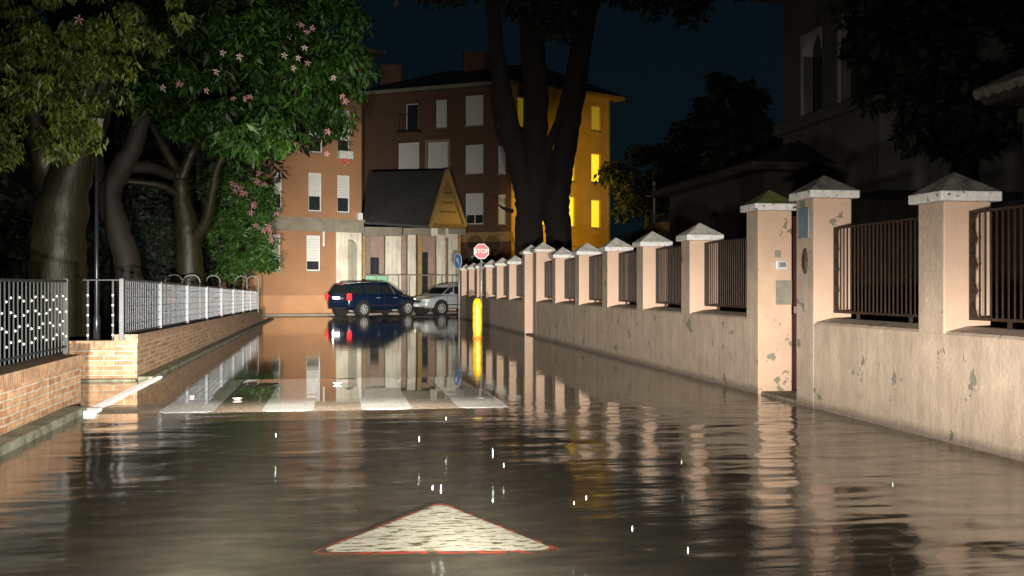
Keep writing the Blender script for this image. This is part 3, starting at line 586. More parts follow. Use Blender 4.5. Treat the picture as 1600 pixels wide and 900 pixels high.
sheet('garden_ground', UW + 0.46, 60, 1, 45, 0.0, mat('garden_soil', (0.045, 0.04, 0.025), 0.9, 0.5, 2, 0.6, 20))

# ------------------------------------------------------------------ bollard, signs
bo = G(746, 528); r = empty('bollard', (bo.x, bo.y, 0), 'bright yellow round topped bollard standing in the flood by the wall', 'bollard')
M_yel = mat('reflective_yellow', (0.90, 0.62, 0.02), 0.35, 0.45, 7, 0.3, 30, streak=0.3, patch=(0.30, 0.20, 0.05), patch_scale=9, patch_lo=0.66)
b = MB(); hh = 1.02; prof = [(0.115, -0.05), (0.115, 0.1), (0.125, 0.3), (0.125, 0.78), (0.12, 0.88), (0.10, 0.95), (0.065, 1.0), (0.02, 1.02)]
b.loft([[(bo.x + r_ * math.cos(t), bo.y + r_ * math.sin(t), z) for t in np.linspace(0, 2 * math.pi, 20, endpoint=False)] for r_, z in prof]); b.build('post', M_yel, r, smooth=True)
for dx in (-0.045, 0.045):
    b = MB(); b.tube([(bo.x + dx, bo.y - 0.112, 0.10), (bo.x + dx, bo.y - 0.118, 0.80)], 0.012, 6); b.build('rib', M_yel, r)
b = MB(); b.loft([[(bo.x + 0.1 * 1.0 * math.cos(t) * 1.4, bo.y + 0.14 * math.sin(t), z) for t in np.linspace(0, 2 * math.pi, 20, endpoint=False)] for z in (-0.05, 0.02)]); b.build('foot', mat('orange_plastic', (0.6, 0.12, 0.02), 0.5, 0.1), r)
M_gal = mat('galvanised_post', (0.50, 0.50, 0.48), 0.4, 0.3, 8, metal=0.3)
# stop sign
sp = PX(752, 36.6); r = empty('stop_sign', (sp.x, sp.y, 0), 'red octagonal STOP sign on a galvanised post by the garden wall', 'road sign')
b = MB(); b.tube([(sp.x, sp.y, -0.1), (sp.x, sp.y, 2.72)], 0.035, 10); b.build('post', M_gal, r, smooth=True)
TM = Matrix.Translation((sp.x, sp.y - 0.04, 2.49)) @ Matrix.Rotation(-YAW * 0.5, 4, 'Z')
def disc(mb, rad, n, y0, y1, M, ph=0.0, sx_=1.0):
    mb.loft([[tuple(M @ Vector((rad * sx_ * math.cos(ph + 2 * math.pi * k / n), y, rad * math.sin(ph + 2 * math.pi * k / n)))) for k in range(n)] for y in (y1, y0)])
b = MB(); disc(b, 0.275, 8, -0.012, 0.0, TM, math.pi / 8); b.build('rim', mat('sign_white', (0.85, 0.85, 0.83), 0.4, 0.05), r)
b = MB(); disc(b, 0.25, 8, -0.016, -0.0125, TM, math.pi / 8); fc = b.build('face', mat('sign_red', (0.62, 0.02, 0.03), 0.4, 0.05), r)
me = text_mesh('STOP', 0.20); me.transform(Matrix.Translation(Vector((0, 0, 0)) - Vector((sp.x, sp.y, 0))) @ TM @ Matrix.Translation((0, -0.02, 0)) @ Matrix.Rotation(R(90), 4, 'X'))
mkobj('lettering', me, MATS['sign_white'], fc)
# blue round sign
sp = PX(717.5, 44.2); r = empty('round_sign', (sp.x, sp.y, 0), 'blue round road sign turned sideways at the end of the garden wall', 'road sign')
b = MB(); b.tube([(sp.x, sp.y, -0.1), (sp.x, sp.y, 2.65)], 0.035, 10); b.build('post', M_gal, r, smooth=True)
TM = Matrix.Translation((sp.x, sp.y, 2.34)) @ Matrix.Rotation(-YAW + R(-60), 4, 'Z') @ Matrix.Translation((0, -0.045, 0))
b = MB(); disc(b, 0.32, 28, -0.012, 0.0, TM); b.build('rim', MATS['sign_white'], r)
b = MB(); disc(b, 0.295, 28, -0.016, -0.0125, TM); fc = b.build('face', mat('sign_blue', (0.02, 0.22, 0.62), 0.4, 0.05), r)
b = MB()
arrow = [(-0.03, -0.18), (0.03, -0.18), (0.03, 0.04), (0.10, 0.04), (0.0, 0.19), (-0.10, 0.04), (-0.03, 0.04)]
b.face([tuple(TM @ Vector((x * math.cos(R(40)) + z * math.sin(R(-40)) , -0.0175, -x * math.sin(R(-40)) + z * math.cos(R(40)))) ) for x, z in arrow]); b.build('arrow', MATS['sign_white'], fc)

# ------------------------------------------------------------------ buildings
class Fac:
    """a facade plane through ground points a -> b (left to right as seen), windows cut as real openings"""
    def __init__(s, a, b):
        s.a = Vector((a.x, a.y, 0)); s.b = Vector((b.x, b.y, 0)); s.d = (s.b - s.a).normalized(); s.n = Vector((s.d.y, -s.d.x, 0)); s.L = (s.b - s.a).length
        s.M = Matrix(((s.d.x, -s.n.x, 0, s.a.x), (s.d.y, -s.n.y, 0, s.a.y), (0, 0, 1, 0), (0, 0, 0, 1)))
    def X(s, px): return along(px, s.a, s.b)
    def Z(s, px, py): return zz(py, s.a + s.d * s.X(px))
    def rect(s, x0, y0, x1, y1):
        xm = (x0 + x1) / 2; return (s.X(x0), s.X(x1), s.Z(xm, y1), s.Z(xm, y0))
    def wall(s, mb, x0, x1, z0, z1, holes, depth=0.18, mi=0, rv=0):
        xs = sorted({x0, x1, *[min(max(v, x0), x1) for h in holes for v in h[:2]]}); zs = sorted({z0, z1, *[min(max(v, z0), z1) for h in holes for v in h[2:4]]})
        for i in range(len(xs) - 1):
            for j in range(len(zs) - 1):
                cx, cz = (xs[i] + xs[i+1]) / 2, (zs[j] + zs[j+1]) / 2
                if any(h[0] < cx < h[1] and h[2] < cz < h[3] for h in holes): continue
                mb.face([s.M @ Vector(p) for p in ((xs[i], 0, zs[j]), (xs[i+1], 0, zs[j]), (xs[i+1], 0, zs[j+1]), (xs[i], 0, zs[j+1]))], mi)
        for h in holes:
            a, b, c, d = h[:4]
            for q in (((a,0,c),(a,depth,c),(a,depth,d),(a,0,d)), ((b,0,c),(b,0,d),(b,depth,d),(b,depth,c)), ((a,0,c),(b,0,c),(b,depth,c),(a,depth,c)), ((a,0,d),(a,depth,d),(b,depth,d),(b,0,d))):
                mb.face([s.M @ Vector(p) for p in q], rv)
    def box(s, mb, x0, x1, y0, y1, z0, z1, mi=0): mb.box(x0, x1, y0, y1, z0, z1, mi, M=s.M)
def window(fac, h, parent, kind='shutter', drop=1.0, leafs=1, label=None):
    """frame > shutter/pane in the opening h=(x0,x1,z0,z1)"""
    a, b, c, d = h; f = MB(); t = 0.055; y0, y1 = 0.09, 0.14
    fac.box(f, a, a + t, y0, y1, c, d); fac.box(f, b - t, b, y0, y1, c, d); fac.box(f, a + t, b - t, y0, y1, c, c + t); fac.box(f, a + t, b - t, y0, y1, d - t, d)
    if leafs == 2: m_ = (a + b) / 2; fac.box(f, m_ - t * .5, m_ + t * .5, y0, y1, c + t, d - t)
    w = f.build('window', M_frame, parent)
    if label: w['label'] = label
    g = MB(); fac.box(g, a + t, b - t, 0.115, 0.125, c + t, d - t); g.build('pane', M_glass, w)
    if drop > 0:
        zb = d - t - (d - c - 2 * t) * drop; g = MB(); n = max(3, int((d - t - zb) / 0.12)); rngs = [(a + t + .003, b - t - .003)] if leafs == 1 else [(a + t + .003, (a + b) / 2 - t * .55), ((a + b) / 2 + t * .55, b - t - .003)]
        for (q0, q1) in rngs:
            for i in range(n):
                z0 = zb + (d - t - zb) * i / n; z1 = zb + (d - t - zb) * (i + 1) / n; fac.box(g, q0, q1, 0.085 + 0.004 * (i % 2), 0.105, z0 + 0.006, z1)
        g.build('shutter', M_shutter, w)
    s_ = MB(); fac.box(s_, a - 0.05, b + 0.05, -0.05, 0.10, c - 0.07, c - 0.003); s_.build('sill', M_cornice, w)
    return w
# -- orange block on the left
fa = Fac(c2w((-0.5882) * 41.0, 41.0), PX(565, 52.2)); fa = Fac(PX(405, 49.4) + (PX(405, 49.4) - PX(565, 52.2)) * 1.6, PX(565, 52.2))
r = empty('apartment_block', fa.b, 'orange stuccoed apartment block behind the flowering tree at left', 'building')
up, gf = [], []
for x0, y0, x1, y1 in ((482, 270, 503, 330), (527, 274, 547, 332), (429, 268, 441, 326)): up.append((fa.rect(x0, y0, x1, y1), 0.62))
for x0, y0, x1, y1 in ((527, 172, 547, 241), (483, 166, 504, 238), (530, 84, 548, 138), (487, 78, 505, 132), (430, 160, 446, 232)): up.append((fa.rect(x0, y0, x1, y1), 1.0 if y0 < 100 else 0.7))
for x0, y0, x1, y1 in ((479, 368, 501, 423), (425, 366, 439, 422)): gf.append((fa.rect(x0, y0, x1, y1), 0.75))
Xe = fa.X(525); archh = (Xe + 0.05, fa.L - 0.45, 0.1, 3.6); zc0 = fa.Z(500, 362); zc1 = fa.Z(500, 345)
mb = MB(); fa.wall(mb, 0, fa.L, zc1, 12.4, [h for h, _ in up]); fa.wall(mb, 0, Xe, -0.2, zc0, [h for h, _ in gf]); 
mb.box(0, fa.L, 0.02, 0.021, 0, 0.01, M=fa.M)
e0 = fa.M @ Vector((fa.L, 0, 0)); 
mb.face([fa.M @ Vector(p) for p in ((fa.L, 0, zc1), (fa.L, 9, zc1), (fa.L, 9, 12.4), (fa.L, 0, 12.4))])
mb.build('wall', M_orange, r)
mb = MB(); fa.wall(mb, Xe, fa.L, -0.2, zc0, [(Xe + 0.35, fa.L - 0.25, 0.0, 3.55)], depth=0.5)
fa.box(mb, Xe + 0.2, fa.L, 1.6, 1.7, -0.2, zc0); mb.face([fa.M @ Vector(p) for p in ((fa.L, 0, -.2), (fa.L, 9, -.2), (fa.L, 9, zc0), (fa.L, 0, zc0))]); mb.build('arcade', M_cream, r)
ar = MB(); xa, xb = Xe + 0.35, fa.L - 0.25; xm = (xa + xb) / 2; rr = (xb - xa) / 2
for sgn in (-1, 1):
    pts = [(xm + sgn * rr, 3.55)] + [(xm + sgn * rr * math.cos(t), 3.55 - rr * 0.9 + rr * 0.9 * math.sin(t)) for t in np.linspace(0, math.pi / 2, 8)]
    f_ = [fa.M @ Vector((x, 0.02, z)) for x, z in pts]; bk = [fa.M @ Vector((x, 0.4, z)) for x, z in pts]
    ar.loft([f_, bk])
ar.build('arch', M_cream, r)
mb = MB(); fa.box(mb, 0, fa.L + 0.08, -0.10, 0.0, zc0, zc1); fa.box(mb, 0, fa.L + 0.12, -0.16, 0.0, zc1 + 0.003, zc1 + 0.12); mb.build('cornice', M_cornice, r)
mb = MB(); fa.box(mb, 0, Xe, -0.05, -0.003, -0.1, 0.9); mb.build('base_course', mat('light_base_course', (0.50, 0.26, 0.13), 0.8, 0.2, 1), r)
for h, dr in up + gf: window(fa, h, r, drop=dr)
mb = MB(); rfz = 12.4
mb.loft([[fa.M @ Vector(p) for p in ((-0.5, -0.8, rfz), (fa.L + 0.9, -0.8, rfz), (fa.L + 0.9, 9.5, rfz), (-0.5, 9.5, rfz))], [fa.M @ Vector(p) for p in ((-0.5, -0.8, rfz + .18), (fa.L + 0.9, -0.8, rfz + .18), (fa.L + 0.9, 9.5, rfz + .18), (-0.5, 9.5, rfz + .18))], [fa.M @ Vector(p) for p in ((4, 4.2, rfz + 1.6), (fa.L - 3.6, 4.2, rfz + 1.6), (fa.L - 3.6, 4.4, rfz + 1.6), (4, 4.4, rfz + 1.6))]]); mb.build('roof', M_tile, r)
mb = MB(); x_ = fa.X(497); mb.tube([fa.M @ Vector((x_ + .25, -0.08, 3.2)), fa.M @ Vector((x_ + .25, -0.08, zc0))], 0.05, 8); mb.build('downpipe', M_frame, r)
mb = MB(); h = up[3][0]; fa.box(mb, h[0] - 0.02, h[1] + 0.02, -0.32, -0.06, h[2] - 0.25, h[2] + 0.12); 
pb = tag(mb.build('flower_box', mat('white_plastic', (0.75, 0.75, 0.7), 0.5, 0.1)), 'white flower box under a window of the orange block', 'flower box')
c = fa.M @ Vector(((h[0] + h[1]) / 2, -0.2, h[2] - 0.33))
leaves('blossoms', mat('coral_petal', (0.85, 0.25, 0.18), 0.6, 0.2), pb, [(c, (0.36, 0.16, 0.14), 90)], 0.12, aspect=1.4)
leaves('foliage', M_leafB, pb, [(c + Vector((0, 0, 0.8)), (0.34, 0.14, 0.3), 60)], 0.16)

# -- brown and ochre main block
C1 = PX(799, 66.0); fb = Fac(PX(560, 70.2), C1); fc_ = Fac(C1, PX(953, 71.5))
r = empty('apartment_block', C1, 'large brown and ochre four storey block behind the big dark tree', 'building')
zt = 13.55
db = []
for y0, y1 in ((149, 196), (226, 271), (302, 350)):
    db.append((fb.rect(727, y0, 755, y1), dict(leafs=2, drop=1.0 if y0 < 300 else 0.72)))
db += [(fb.rect(622, 223, 655, 266), dict(drop=1.0)), (fb.rect(634, 162, 653, 203), dict(drop=0.0)), (fb.rect(681, 156, 698, 199), dict(drop=1.0)), (fb.rect(668, 222, 700, 266), dict(drop=1.0, leafs=2))]
for y0, y1 in ((151, 198), (228, 272), (304, 350)): db.append((fb.rect(778, y0, 790, y1), dict(drop=1.0)))
mb = MB(); zg0, zg1 = fb.Z(760, 377), fb.Z(760, 363)
fb.wall(mb, 0, fb.L, zg1, zt, [h for h, _ in db]); fb.wall(mb, 0, fb.L, -0.1, zg1, [(fb.X(736), fb.X(748), 0.9, 3.2)]); mb.build('brown_wall', M_brown, r)
for h, k_ in db: window(fb, h, r, **k_)
window(fb, (fb.X(736), fb.X(748), 0.9, 3.2), r, drop=0.0)
yb = []
for px0, px1 in ((924, 938), (886, 898), (843, 857), (809, 820)):
    for y0, y1 in ((166, 205), (240, 285), (312, 356)):
        k_ = (px0 - 924) / 110.0 * 10; yb.append(fc_.rect(px0, y0 + k_ * 1.4 , px1, y1 + k_ * 0.6))
gyb = [fc_.rect(899, 394, 920, 440)]
z0, z1 = fc_.Z(930, 386), fc_.Z(930, 374)
mb = MB(); fc_.wall(mb, 0, fc_.L, z1, zt, yb); fc_.wall(mb, 0, fc_.L, -0.1, z1, gyb); mb.face([fc_.M @ Vector(p) for p in ((fc_.L, 0, -.1), (fc_.L, 12, -.1), (fc_.L, 12, zt), (fc_.L, 0, zt))]); mb.build('ochre_wall', M_ochre, r)
M_blind_lit = mat('lit_yellow_blind', (0.75, 0.6, 0.2), 0.6, 0.1, 3, emit=(1.0, 0.68, 0.02), estr=1.05); M_blind_dim = mat('dim_yellow_blind', (0.7, 0.6, 0.2), 0.6, 0.1, 3, emit=(1.0, 0.66, 0.02), estr=0.12)
for i, h in enumerate(yb + gyb):
    w = window(fc_, h, r, drop=1.0)
    for ch in [q_ for q_ in bpy.data.objects if q_.parent == w and q_.name.startswith('shutter')]:
        ch.data.materials.clear(); ch.data.materials.append(M_blind_dim if (i < 12 and i % 3 == 0) or i == 12 else M_blind_lit); ch.name = 'blind'
        if i < 12 and i % 3: w['label'] = 'window glowing bright yellow'
mb = MB(); fb.box(mb, 0.0, fb.L + 0.1, -0.28, 0, zg0 - 0.05, zg1); mb.build('beam', M_timber, r)
mb = MB(); fc_.box(mb, 0.1, fc_.L + 0.1, -0.12, -0.003, z0, z1); mb.build('string_course', M_ochre, r)
mb = MB(); fc_.box(mb, fc_.L - 0.28, fc_.L - 0.14, -0.14, -0.003, 0, zt); mb.build('downpipe', M_cornice, r)
mb = MB(); fb.box(mb, -0.5, fb.L + 0.3, -0.5, 0.4, zt, zt + 0.22); mb.build('eave', M_cornice, r)
mb = MB(); fc_.box(mb, 0.3, fc_.L + 0.8, -0.6, 0.4, zt + 0.004, zt + 0.22); mb.build('ochre_eave', M_timber, r)
# roof: ridge behind
a0, a1 = fb.M @ Vector((-0.6, -0.5, zt + .23)), fb.M @ Vector((fb.L + 0.3, -0.6, zt + .23)); a2 = fc_.M @ Vector((fc_.L + 0.9, -0.6, zt + .23)); bk1 = fc_.M @ Vector((fc_.L + 0.9, 12, zt + .23)); bk0 = fb.M @ Vector((-0.6, 14, zt + .23))
top = [(fb.M @ Vector((3.5, 6, zt + 2.5))), (fb.M @ Vector((fb.L - 1, 6, zt + 2.5))), (fc_.M @ Vector((fc_.L - 4, 6, zt + 2.2))), (fc_.M @ Vector((fc_.L - 4, 7, zt + 2.2))), (fb.M @ Vector((3.5, 8, zt + 2.5)))]
mb = MB(); mb.loft([[a0, a1, a2, bk1, bk0], top]); rf = mb.build('roof', M_slate, r)
for px, w_ in ((744, 0.9), (610, 0.7)):
    p = PX(px, 73, 0); mb = MB(); mb.box(p.x - w_, p.x + w_, p.y - .4, p.y + .4, zt + 1.2, zt + (3.4 if px > 700 else 2.6)); mb.build('chimney', M_brown, rf)
h = db[4][0]; mb = MB()
for i in range(9): x_ = h[0] - 0.2 + (h[1] - h[0] + 0.4) * i / 8; fb.box(mb, x_ - 0.012, x_ + 0.012, -0.5, -0.47, h[2] - 0.05, h[2] + 0.9)
fb.box(mb, h[0] - 0.25, h[1] + 0.25, -0.52, -0.45, h[2] + 0.9, h[2] + 0.94); fb.box(mb, h[0] - 0.3, h[1] + 0.3, -0.55, 0, h[2] - 0.16, h[2] - 0.05); mb.build('balcony', M_black, r)
# surround of the recessed loggia
h = db[6][0]; mb = MB(); t = 0.14
fb.box(mb, h[0] - t, h[0] - .003, -0.06, 0.1, h[2] - t, h[3] + t); fb.box(mb, h[1] + .003, h[1] + t, -0.06, 0.1, h[2] - t, h[3] + t); fb.box(mb, h[0] - .003, h[1] + .003, -0.06, 0.1, h[3] + .003, h[3] + t); mb.build('surround', mat('mauve_render', (0.34, 0.24, 0.19), 0.8, 0.2), r)

# -- gabled entrance canopy between the blocks
fg = Fac(PX(566, 56.4), PX(728, 57.6)); r = empty('entrance_portico', fg.a, 'cream columned entrance portico under a steep dark gabled roof', 'portico')
ze = fg.Z(650, 352); zr = fg.Z(640, 267)
A_ = P(566, 346, 55.6); B_ = P(672, 353, 55.0); R0 = P(579, 268.5, 58.2); R1 = P(698, 266, 57.0); C_ = P(726, 353, 58.6); D_ = P(600, 347, 61.0)
mb = MB(); nn = Vector((0, 0, -0.12))
def slab(mb, q, t):
    q = [Vector(p) for p in q]; mb.loft([[p + t for p in q], q])
slab(mb, [A_, B_, R1, R0], nn); slab(mb, [C_, D_, R0 + Vector((0, .01, 0)), R1 + Vector((0, .01, 0))], nn); mb.build('roof', M_slate, r)
inn = lambda p, k: p + ((B_ + C_ + R1) / 3 - p) * k
off_ = (C_ - B_).cross(R1 - B_).normalized(); off_ = off_ if off_.y < 0 else -off_
mb = MB(); tri_ = [inn(B_, 0.12), inn(C_, 0.12), inn(R1, 0.12)]; mb.loft([[p - off_ * 0.06 for p in tri_], [p - off_ * 0.02 for p in tri_]]); mb.build('gable_panel', M_timber, r)
mb = MB(); mb.tube([B_ + off_ * .03, R1 + off_ * .03], 0.11, 4); mb.tube([C_ + off_ * .03, R1 + off_ * .03], 0.11, 4); mb.tube([B_ + off_ * .03, C_ + off_ * .03], 0.12, 4); mb.build('bargeboard', M_timber, r)
mb = MB(); 
for k_ in range(3):
    t0, t1 = 0.25 + k_ * 0.17, 0.30 + k_ * 0.17
    a, b_ = B_.lerp(R1, t0), C_.lerp(R1, t0); mb.tube([a.lerp(b_, .2) + off_ * .02, a.lerp(b_, .8) + off_ * .02], 0.035, 4)
mb.build('gable_slats', mat('dark_timber', (0.2, 0.11, 0.05), 0.7, 0.3), r)
mb = MB(); fg.box(mb, 0, fg.X(628), -0.1, 0.25, fg.Z(600, 369), ze - 0.12); fg.box(mb, fg.X(630), fg.L, 0.0, 0.35, fg.Z(600, 366), ze - 0.14); mb.build('fascia', M_cornice, r)
for x0, x1, y_, m_ in ((602, 627, 0.0, M_cream), (638, 651, 0.3, M_cream), (654, 661, 0.35, M_timber), (682, 696, 0.0, M_cream), (700, 715, -0.1, M_cream), (566, 571, 0.1, M_timber), (716, 720, 0.0, M_timber)):
    mb = MB(); fg.box(mb, fg.X(x0), fg.X(x1), y_, y_ + 0.45, -0.1, fg.Z(650, 368) + 0.1); mb.build('column', m_, r, bevel=0.02)
mb = MB(); fg.box(mb, fg.X(696), fg.X(700), -0.1, 0.2, fg.Z(690, 371), ze - .15); fg.box(mb, fg.X(673), fg.X(683), -0.2, 0.2, fg.Z(690, 369), ze - .16); mb.build('bracket', M_cream, r)
mb = MB(); M_int = mat('entrance_wall', (0.40, 0.28, 0.22), 0.7, 0.3, 1.5)
fg.wall(mb, 0, fg.L, -0.1, ze, [(fg.X(584), fg.X(600), -0.05, 2.9), (fg.X(664), fg.X(680), 0.7, 3.2)], depth=0.25); 
mb.v = [tuple(Vector(p) + fg.n * -2.6) for p in mb.v]; mb.build('back_wall', M_int, r)
mb = MB(); fg.box(mb, fg.X(584), fg.X(600), 2.75, 2.8, -0.05, 2.9); mb.build('glass_door', M_glass, r)
mb = MB(); fg.box(mb, fg.X(664), fg.X(680), 2.75, 2.8, .7, 3.2); mb.build('window', M_glass, r)
mb = MB(); fg.box(mb, fg.X(571), fg.X(582), 1.2, 1.3, -0.1, 4.0); mb.build('side_post', mat('taupe_render', (0.25, 0.2, 0.16), 0.7, 0.3), r)
# railings and green screen in front
rr_ = empty('forecourt_railing', fg.a - fg.n * -1.5, 'low dark railing with glass panels along the entrance portico', 'railing')
mb = MB(); x0, x1 = fg.X(567), fg.X(716); zt_ = fg.Z(640, 431)
n = 9
for i in range(n + 1): x_ = x0 + (x1 - x0) * i / n; fg.box(mb, x_ - .02, x_ + .02, -1.52, -1.48, 0, zt_)
fg.box(mb, x0, x1, -1.53, -1.47, zt_, zt_ + .05); mb.build('frame', M_cornice, rr_)
mb = MB(); fg.box(mb, fg.X(568), fg.X(601), -1.465, -1.45, 0.2, zt_ - .02); mb.build('green_screen', mat('green_plastic', (0.05, 0.32, 0.16), 0.4, 0.2), rr_)

# pavement in front of the blocks
pv_ = MB()
a, b_ = PX(250, 46.5), PX(560, 50.0); c, d = PX(1000, 62), PX(1000, 110); e = PX(100, 90)
pv_.loft([[(p.x, p.y, -0.2) for p in (a, b_, c, d, e)], [(p.x, p.y, 0.07) for p in (a, b_, c, d, e)]]); tag(pv_.build('pavement', M_pave), kind='structure')

# -- villa with tower behind the right wall
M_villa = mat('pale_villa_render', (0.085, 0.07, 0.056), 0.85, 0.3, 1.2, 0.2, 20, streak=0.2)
r = empty('villa', (10.4, 25.6, 0), 'dim low villa with overhanging tiled eaves and an arched window tower', 'house')
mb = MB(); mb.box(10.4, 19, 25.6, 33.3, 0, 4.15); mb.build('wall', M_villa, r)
mb = MB(); mb.loft([[(9.9, 25.1, 4.16), (19.6, 25.1, 4.16), (19.6, 33.8, 4.16), (9.9, 33.8, 4.16)], [(9.9, 25.1, 4.34), (19.6, 25.1, 4.34), (19.6, 33.8, 4.34), (9.9, 33.8, 4.34)], [(14.2, 29.5, 6.0), (15.2, 29.5, 6.0), (15.2, 30.5, 6.0), (14.2, 30.5, 6.0)]]); mb.build('roof', M_tile, r)
tw = MB(); TX = 12.1
class FacR(Fac): pass
ft = Fac(Vector((TX, 28.4, 0)), Vector((TX, 23.0, 0)))
hs = [(1.35, 2.45, 5.78, 7.9), (3.5, 4.6, 5.78, 7.9)]
ft.wall(tw, 0, ft.L, 3.5, 9.3, hs, depth=0.3); tw.box(TX + 0.01, 17, 23.01, 28.39, 3.5, 3.6); 
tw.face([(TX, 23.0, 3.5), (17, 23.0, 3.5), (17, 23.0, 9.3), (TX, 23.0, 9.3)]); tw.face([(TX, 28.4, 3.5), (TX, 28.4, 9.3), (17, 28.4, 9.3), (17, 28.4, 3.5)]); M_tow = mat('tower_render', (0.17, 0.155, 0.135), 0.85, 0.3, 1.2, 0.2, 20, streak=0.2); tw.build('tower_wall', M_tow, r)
for h in hs:
    w_ = MB(); xm = (h[0] + h[1]) / 2; rr = (h[1] - h[0]) / 2
    for sgn in (-1, 1):
        pts = [(xm + sgn * rr, h[3])] + [(xm + sgn * rr * math.cos(t), h[3] - rr + rr * math.sin(t)) for t in np.linspace(0, math.pi / 2, 8)]
        w_.loft([[ft.M @ Vector((x, -0.03, z)) for x, z in pts], [ft.M @ Vector((x, 0.25, z)) for x, z in pts]])
    ft.box(w_, h[0] - .12, h[0] - .003, -.04, .02, h[2], h[3]); w = w_.build('arched_window', mat('pale_trim', (0.5, 0.47, 0.42), 0.7, 0.2), r)
    g = MB(); ft.box(g, h[0], h[1], 0.26, 0.28, h[2], h[3]); g.build('pane', M_glass, w)
mb = MB(); ft.box(mb, -0.1, ft.L + .1, -0.22, -0.003, 5.45, 5.72); mb.build('ledge', M_tow, r)
mb = MB(); mb.box(TX - 0.7, 17.7, 22.3, 29.1, 9.3, 9.5); mb.build('tower_eave', M_tow, r)
# porch house at the right edge
r = empty('porch_house', (9.4, 8, 0), 'corner of a pale house with a tiled porch eave at the right edge', 'house')
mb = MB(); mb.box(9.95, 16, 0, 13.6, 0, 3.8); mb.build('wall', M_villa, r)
mb = MB(); mb.box(9.30, 9.62, 13.35, 13.65, 0, 3.55); mb.box(9.25, 9.67, 13.3, 13.7, 3.55, 3.75); mb.build('column', M_villa, r)
mb = MB(); mb.loft([[(9.0, 0, 3.86), (16, 0, 3.86), (16, 14.1, 3.86), (9.0, 14.1, 3.86)], [(8.95, 0, 3.95), (16, 0, 3.95), (16, 14.15, 3.95), (8.95, 14.15, 3.95)], [(12.5, 2, 5.3), (13, 2, 5.3), (13, 10.5, 5.3), (12.5, 10.5, 5.3)]]); mb.build('roof', M_tile, r)
mb = MB()
for i in range(22):
    y = 14.1 - i * 0.24; mb.tube([(8.88, y, 4.0), (9.8, y, 4.42)], 0.075, 8)
mb.build('eave_tiles', mat('lichen_tile', (0.34, 0.30, 0.24), 0.85, 0.6, 9, 0.5, 30), r)
# low ochre garden wall, poles, shrub beyond
q = MB(); a, b_ = PX(1016, 52), PX(1062, 50); f_ = Fac(a, b_); f_.box(q, 0, f_.L, 0, 0.2, 0, f_.Z(1040, 347)); tag(q.build('boundary_wall', M_ochre), 'small ochre wall lit by street light behind the garden wall', 'wall')
for px, top_, lab in ((1022, 288, 'left thin dark pole against the night sky beyond the garden wall'), (1057, 308, 'right short pole with a small lamp head beyond the garden wall')):
    p = PX(px, 46); z = zz(top_, p); o = empty('utility_pole', p, lab, 'pole', 'poles beyond the garden wall'); b = MB(); b.tube([(p.x, p.y, 0), (p.x, p.y, z)], 0.05, 8); b.tube([(p.x - 0.35, p.y, z - .5), (p.x + .05, p.y, z - .5)], 0.03, 6); b.build('shaft', M_cornice, o)
    b = MB(); b.tube([(p.x, p.y, z - 0.03), (p.x, p.y, z + 0.12)], [0.08, 0.05], 8); b.build('cap', M_timber, o)
r = empty('shrub', PX(1000, 48), 'yellow green shrub lit by street light behind the garden wall', 'shrub')
b = MB(); b.tube([PX(1000, 48), PX(1000, 48, 2.0), PX(996, 48, 3.2)], [0.06, 0.04, 0.02], 6); b.tube([PX(1000, 48, 1), PX(1020, 48.2, 2.9)], [0.04, 0.02], 6); b.build('stem', M_bark, r)
cl = [(PX(x, 48, z), (0.75, 0.6, 0.5), 700) for x, z in ((972, 2.9), (990, 3.3), (1008, 3.5), (1026, 3.4), (1012, 2.6), (985, 2.3), (1035, 2.7))]
leaves('foliage', mat('yellow_green_leaf', (0.14, 0.16, 0.03), 0.5, 0.4, 2, island=0.4, trans=0.3), r, cl, 0.16)

# -- street lamp standing behind the big tree, its sodium light falls on the ochre side
sl_ = PX(872, 60.5); r = empty('street_lamp', sl_, 'sodium street lamp hidden behind the big dark tree trunk', 'street lamp')
b = MB(); b.tube([(sl_.x, sl_.y, 0), (sl_.x, sl_.y, 5.6)], [0.07, 0.045], 8); b.build('pole', M_black, r)
b = MB(); b.box(sl_.x - .22, sl_.x + .22, sl_.y - .15, sl_.y + .15, 5.6, 5.74); b.build('head', M_black, r)
b = MB(); b.box(sl_.x - .18, sl_.x + .18, sl_.y - .11, sl_.y + .11, 5.56, 5.597); b.build('diffuser', mat('sodium_diffuser', (0.9, 0.6, 0.1), 0.4, 0.05, emit=(1.0, 0.55, 0.05), estr=12), r)
SOD = (1.0, 0.62, 0.06)
spot('sodium_light', (sl_.x + .3, sl_.y + 0.2, 5.5), fc_.M @ Vector((6.6, 0, 5.6)), 2800, 100, 0.7, SOD, 0.15)
spot('sodium_light_left', (sl_.x - .3, sl_.y - .2, 5.5), P(690, 400, 57.5), 750, 60, 0.8, SOD, 0.15)
spot('sodium_light_garden', (sl_.x + .3, sl_.y - .6, 5.5), P(1010, 395, 50), 420, 22, 0.8, SOD, 0.15)

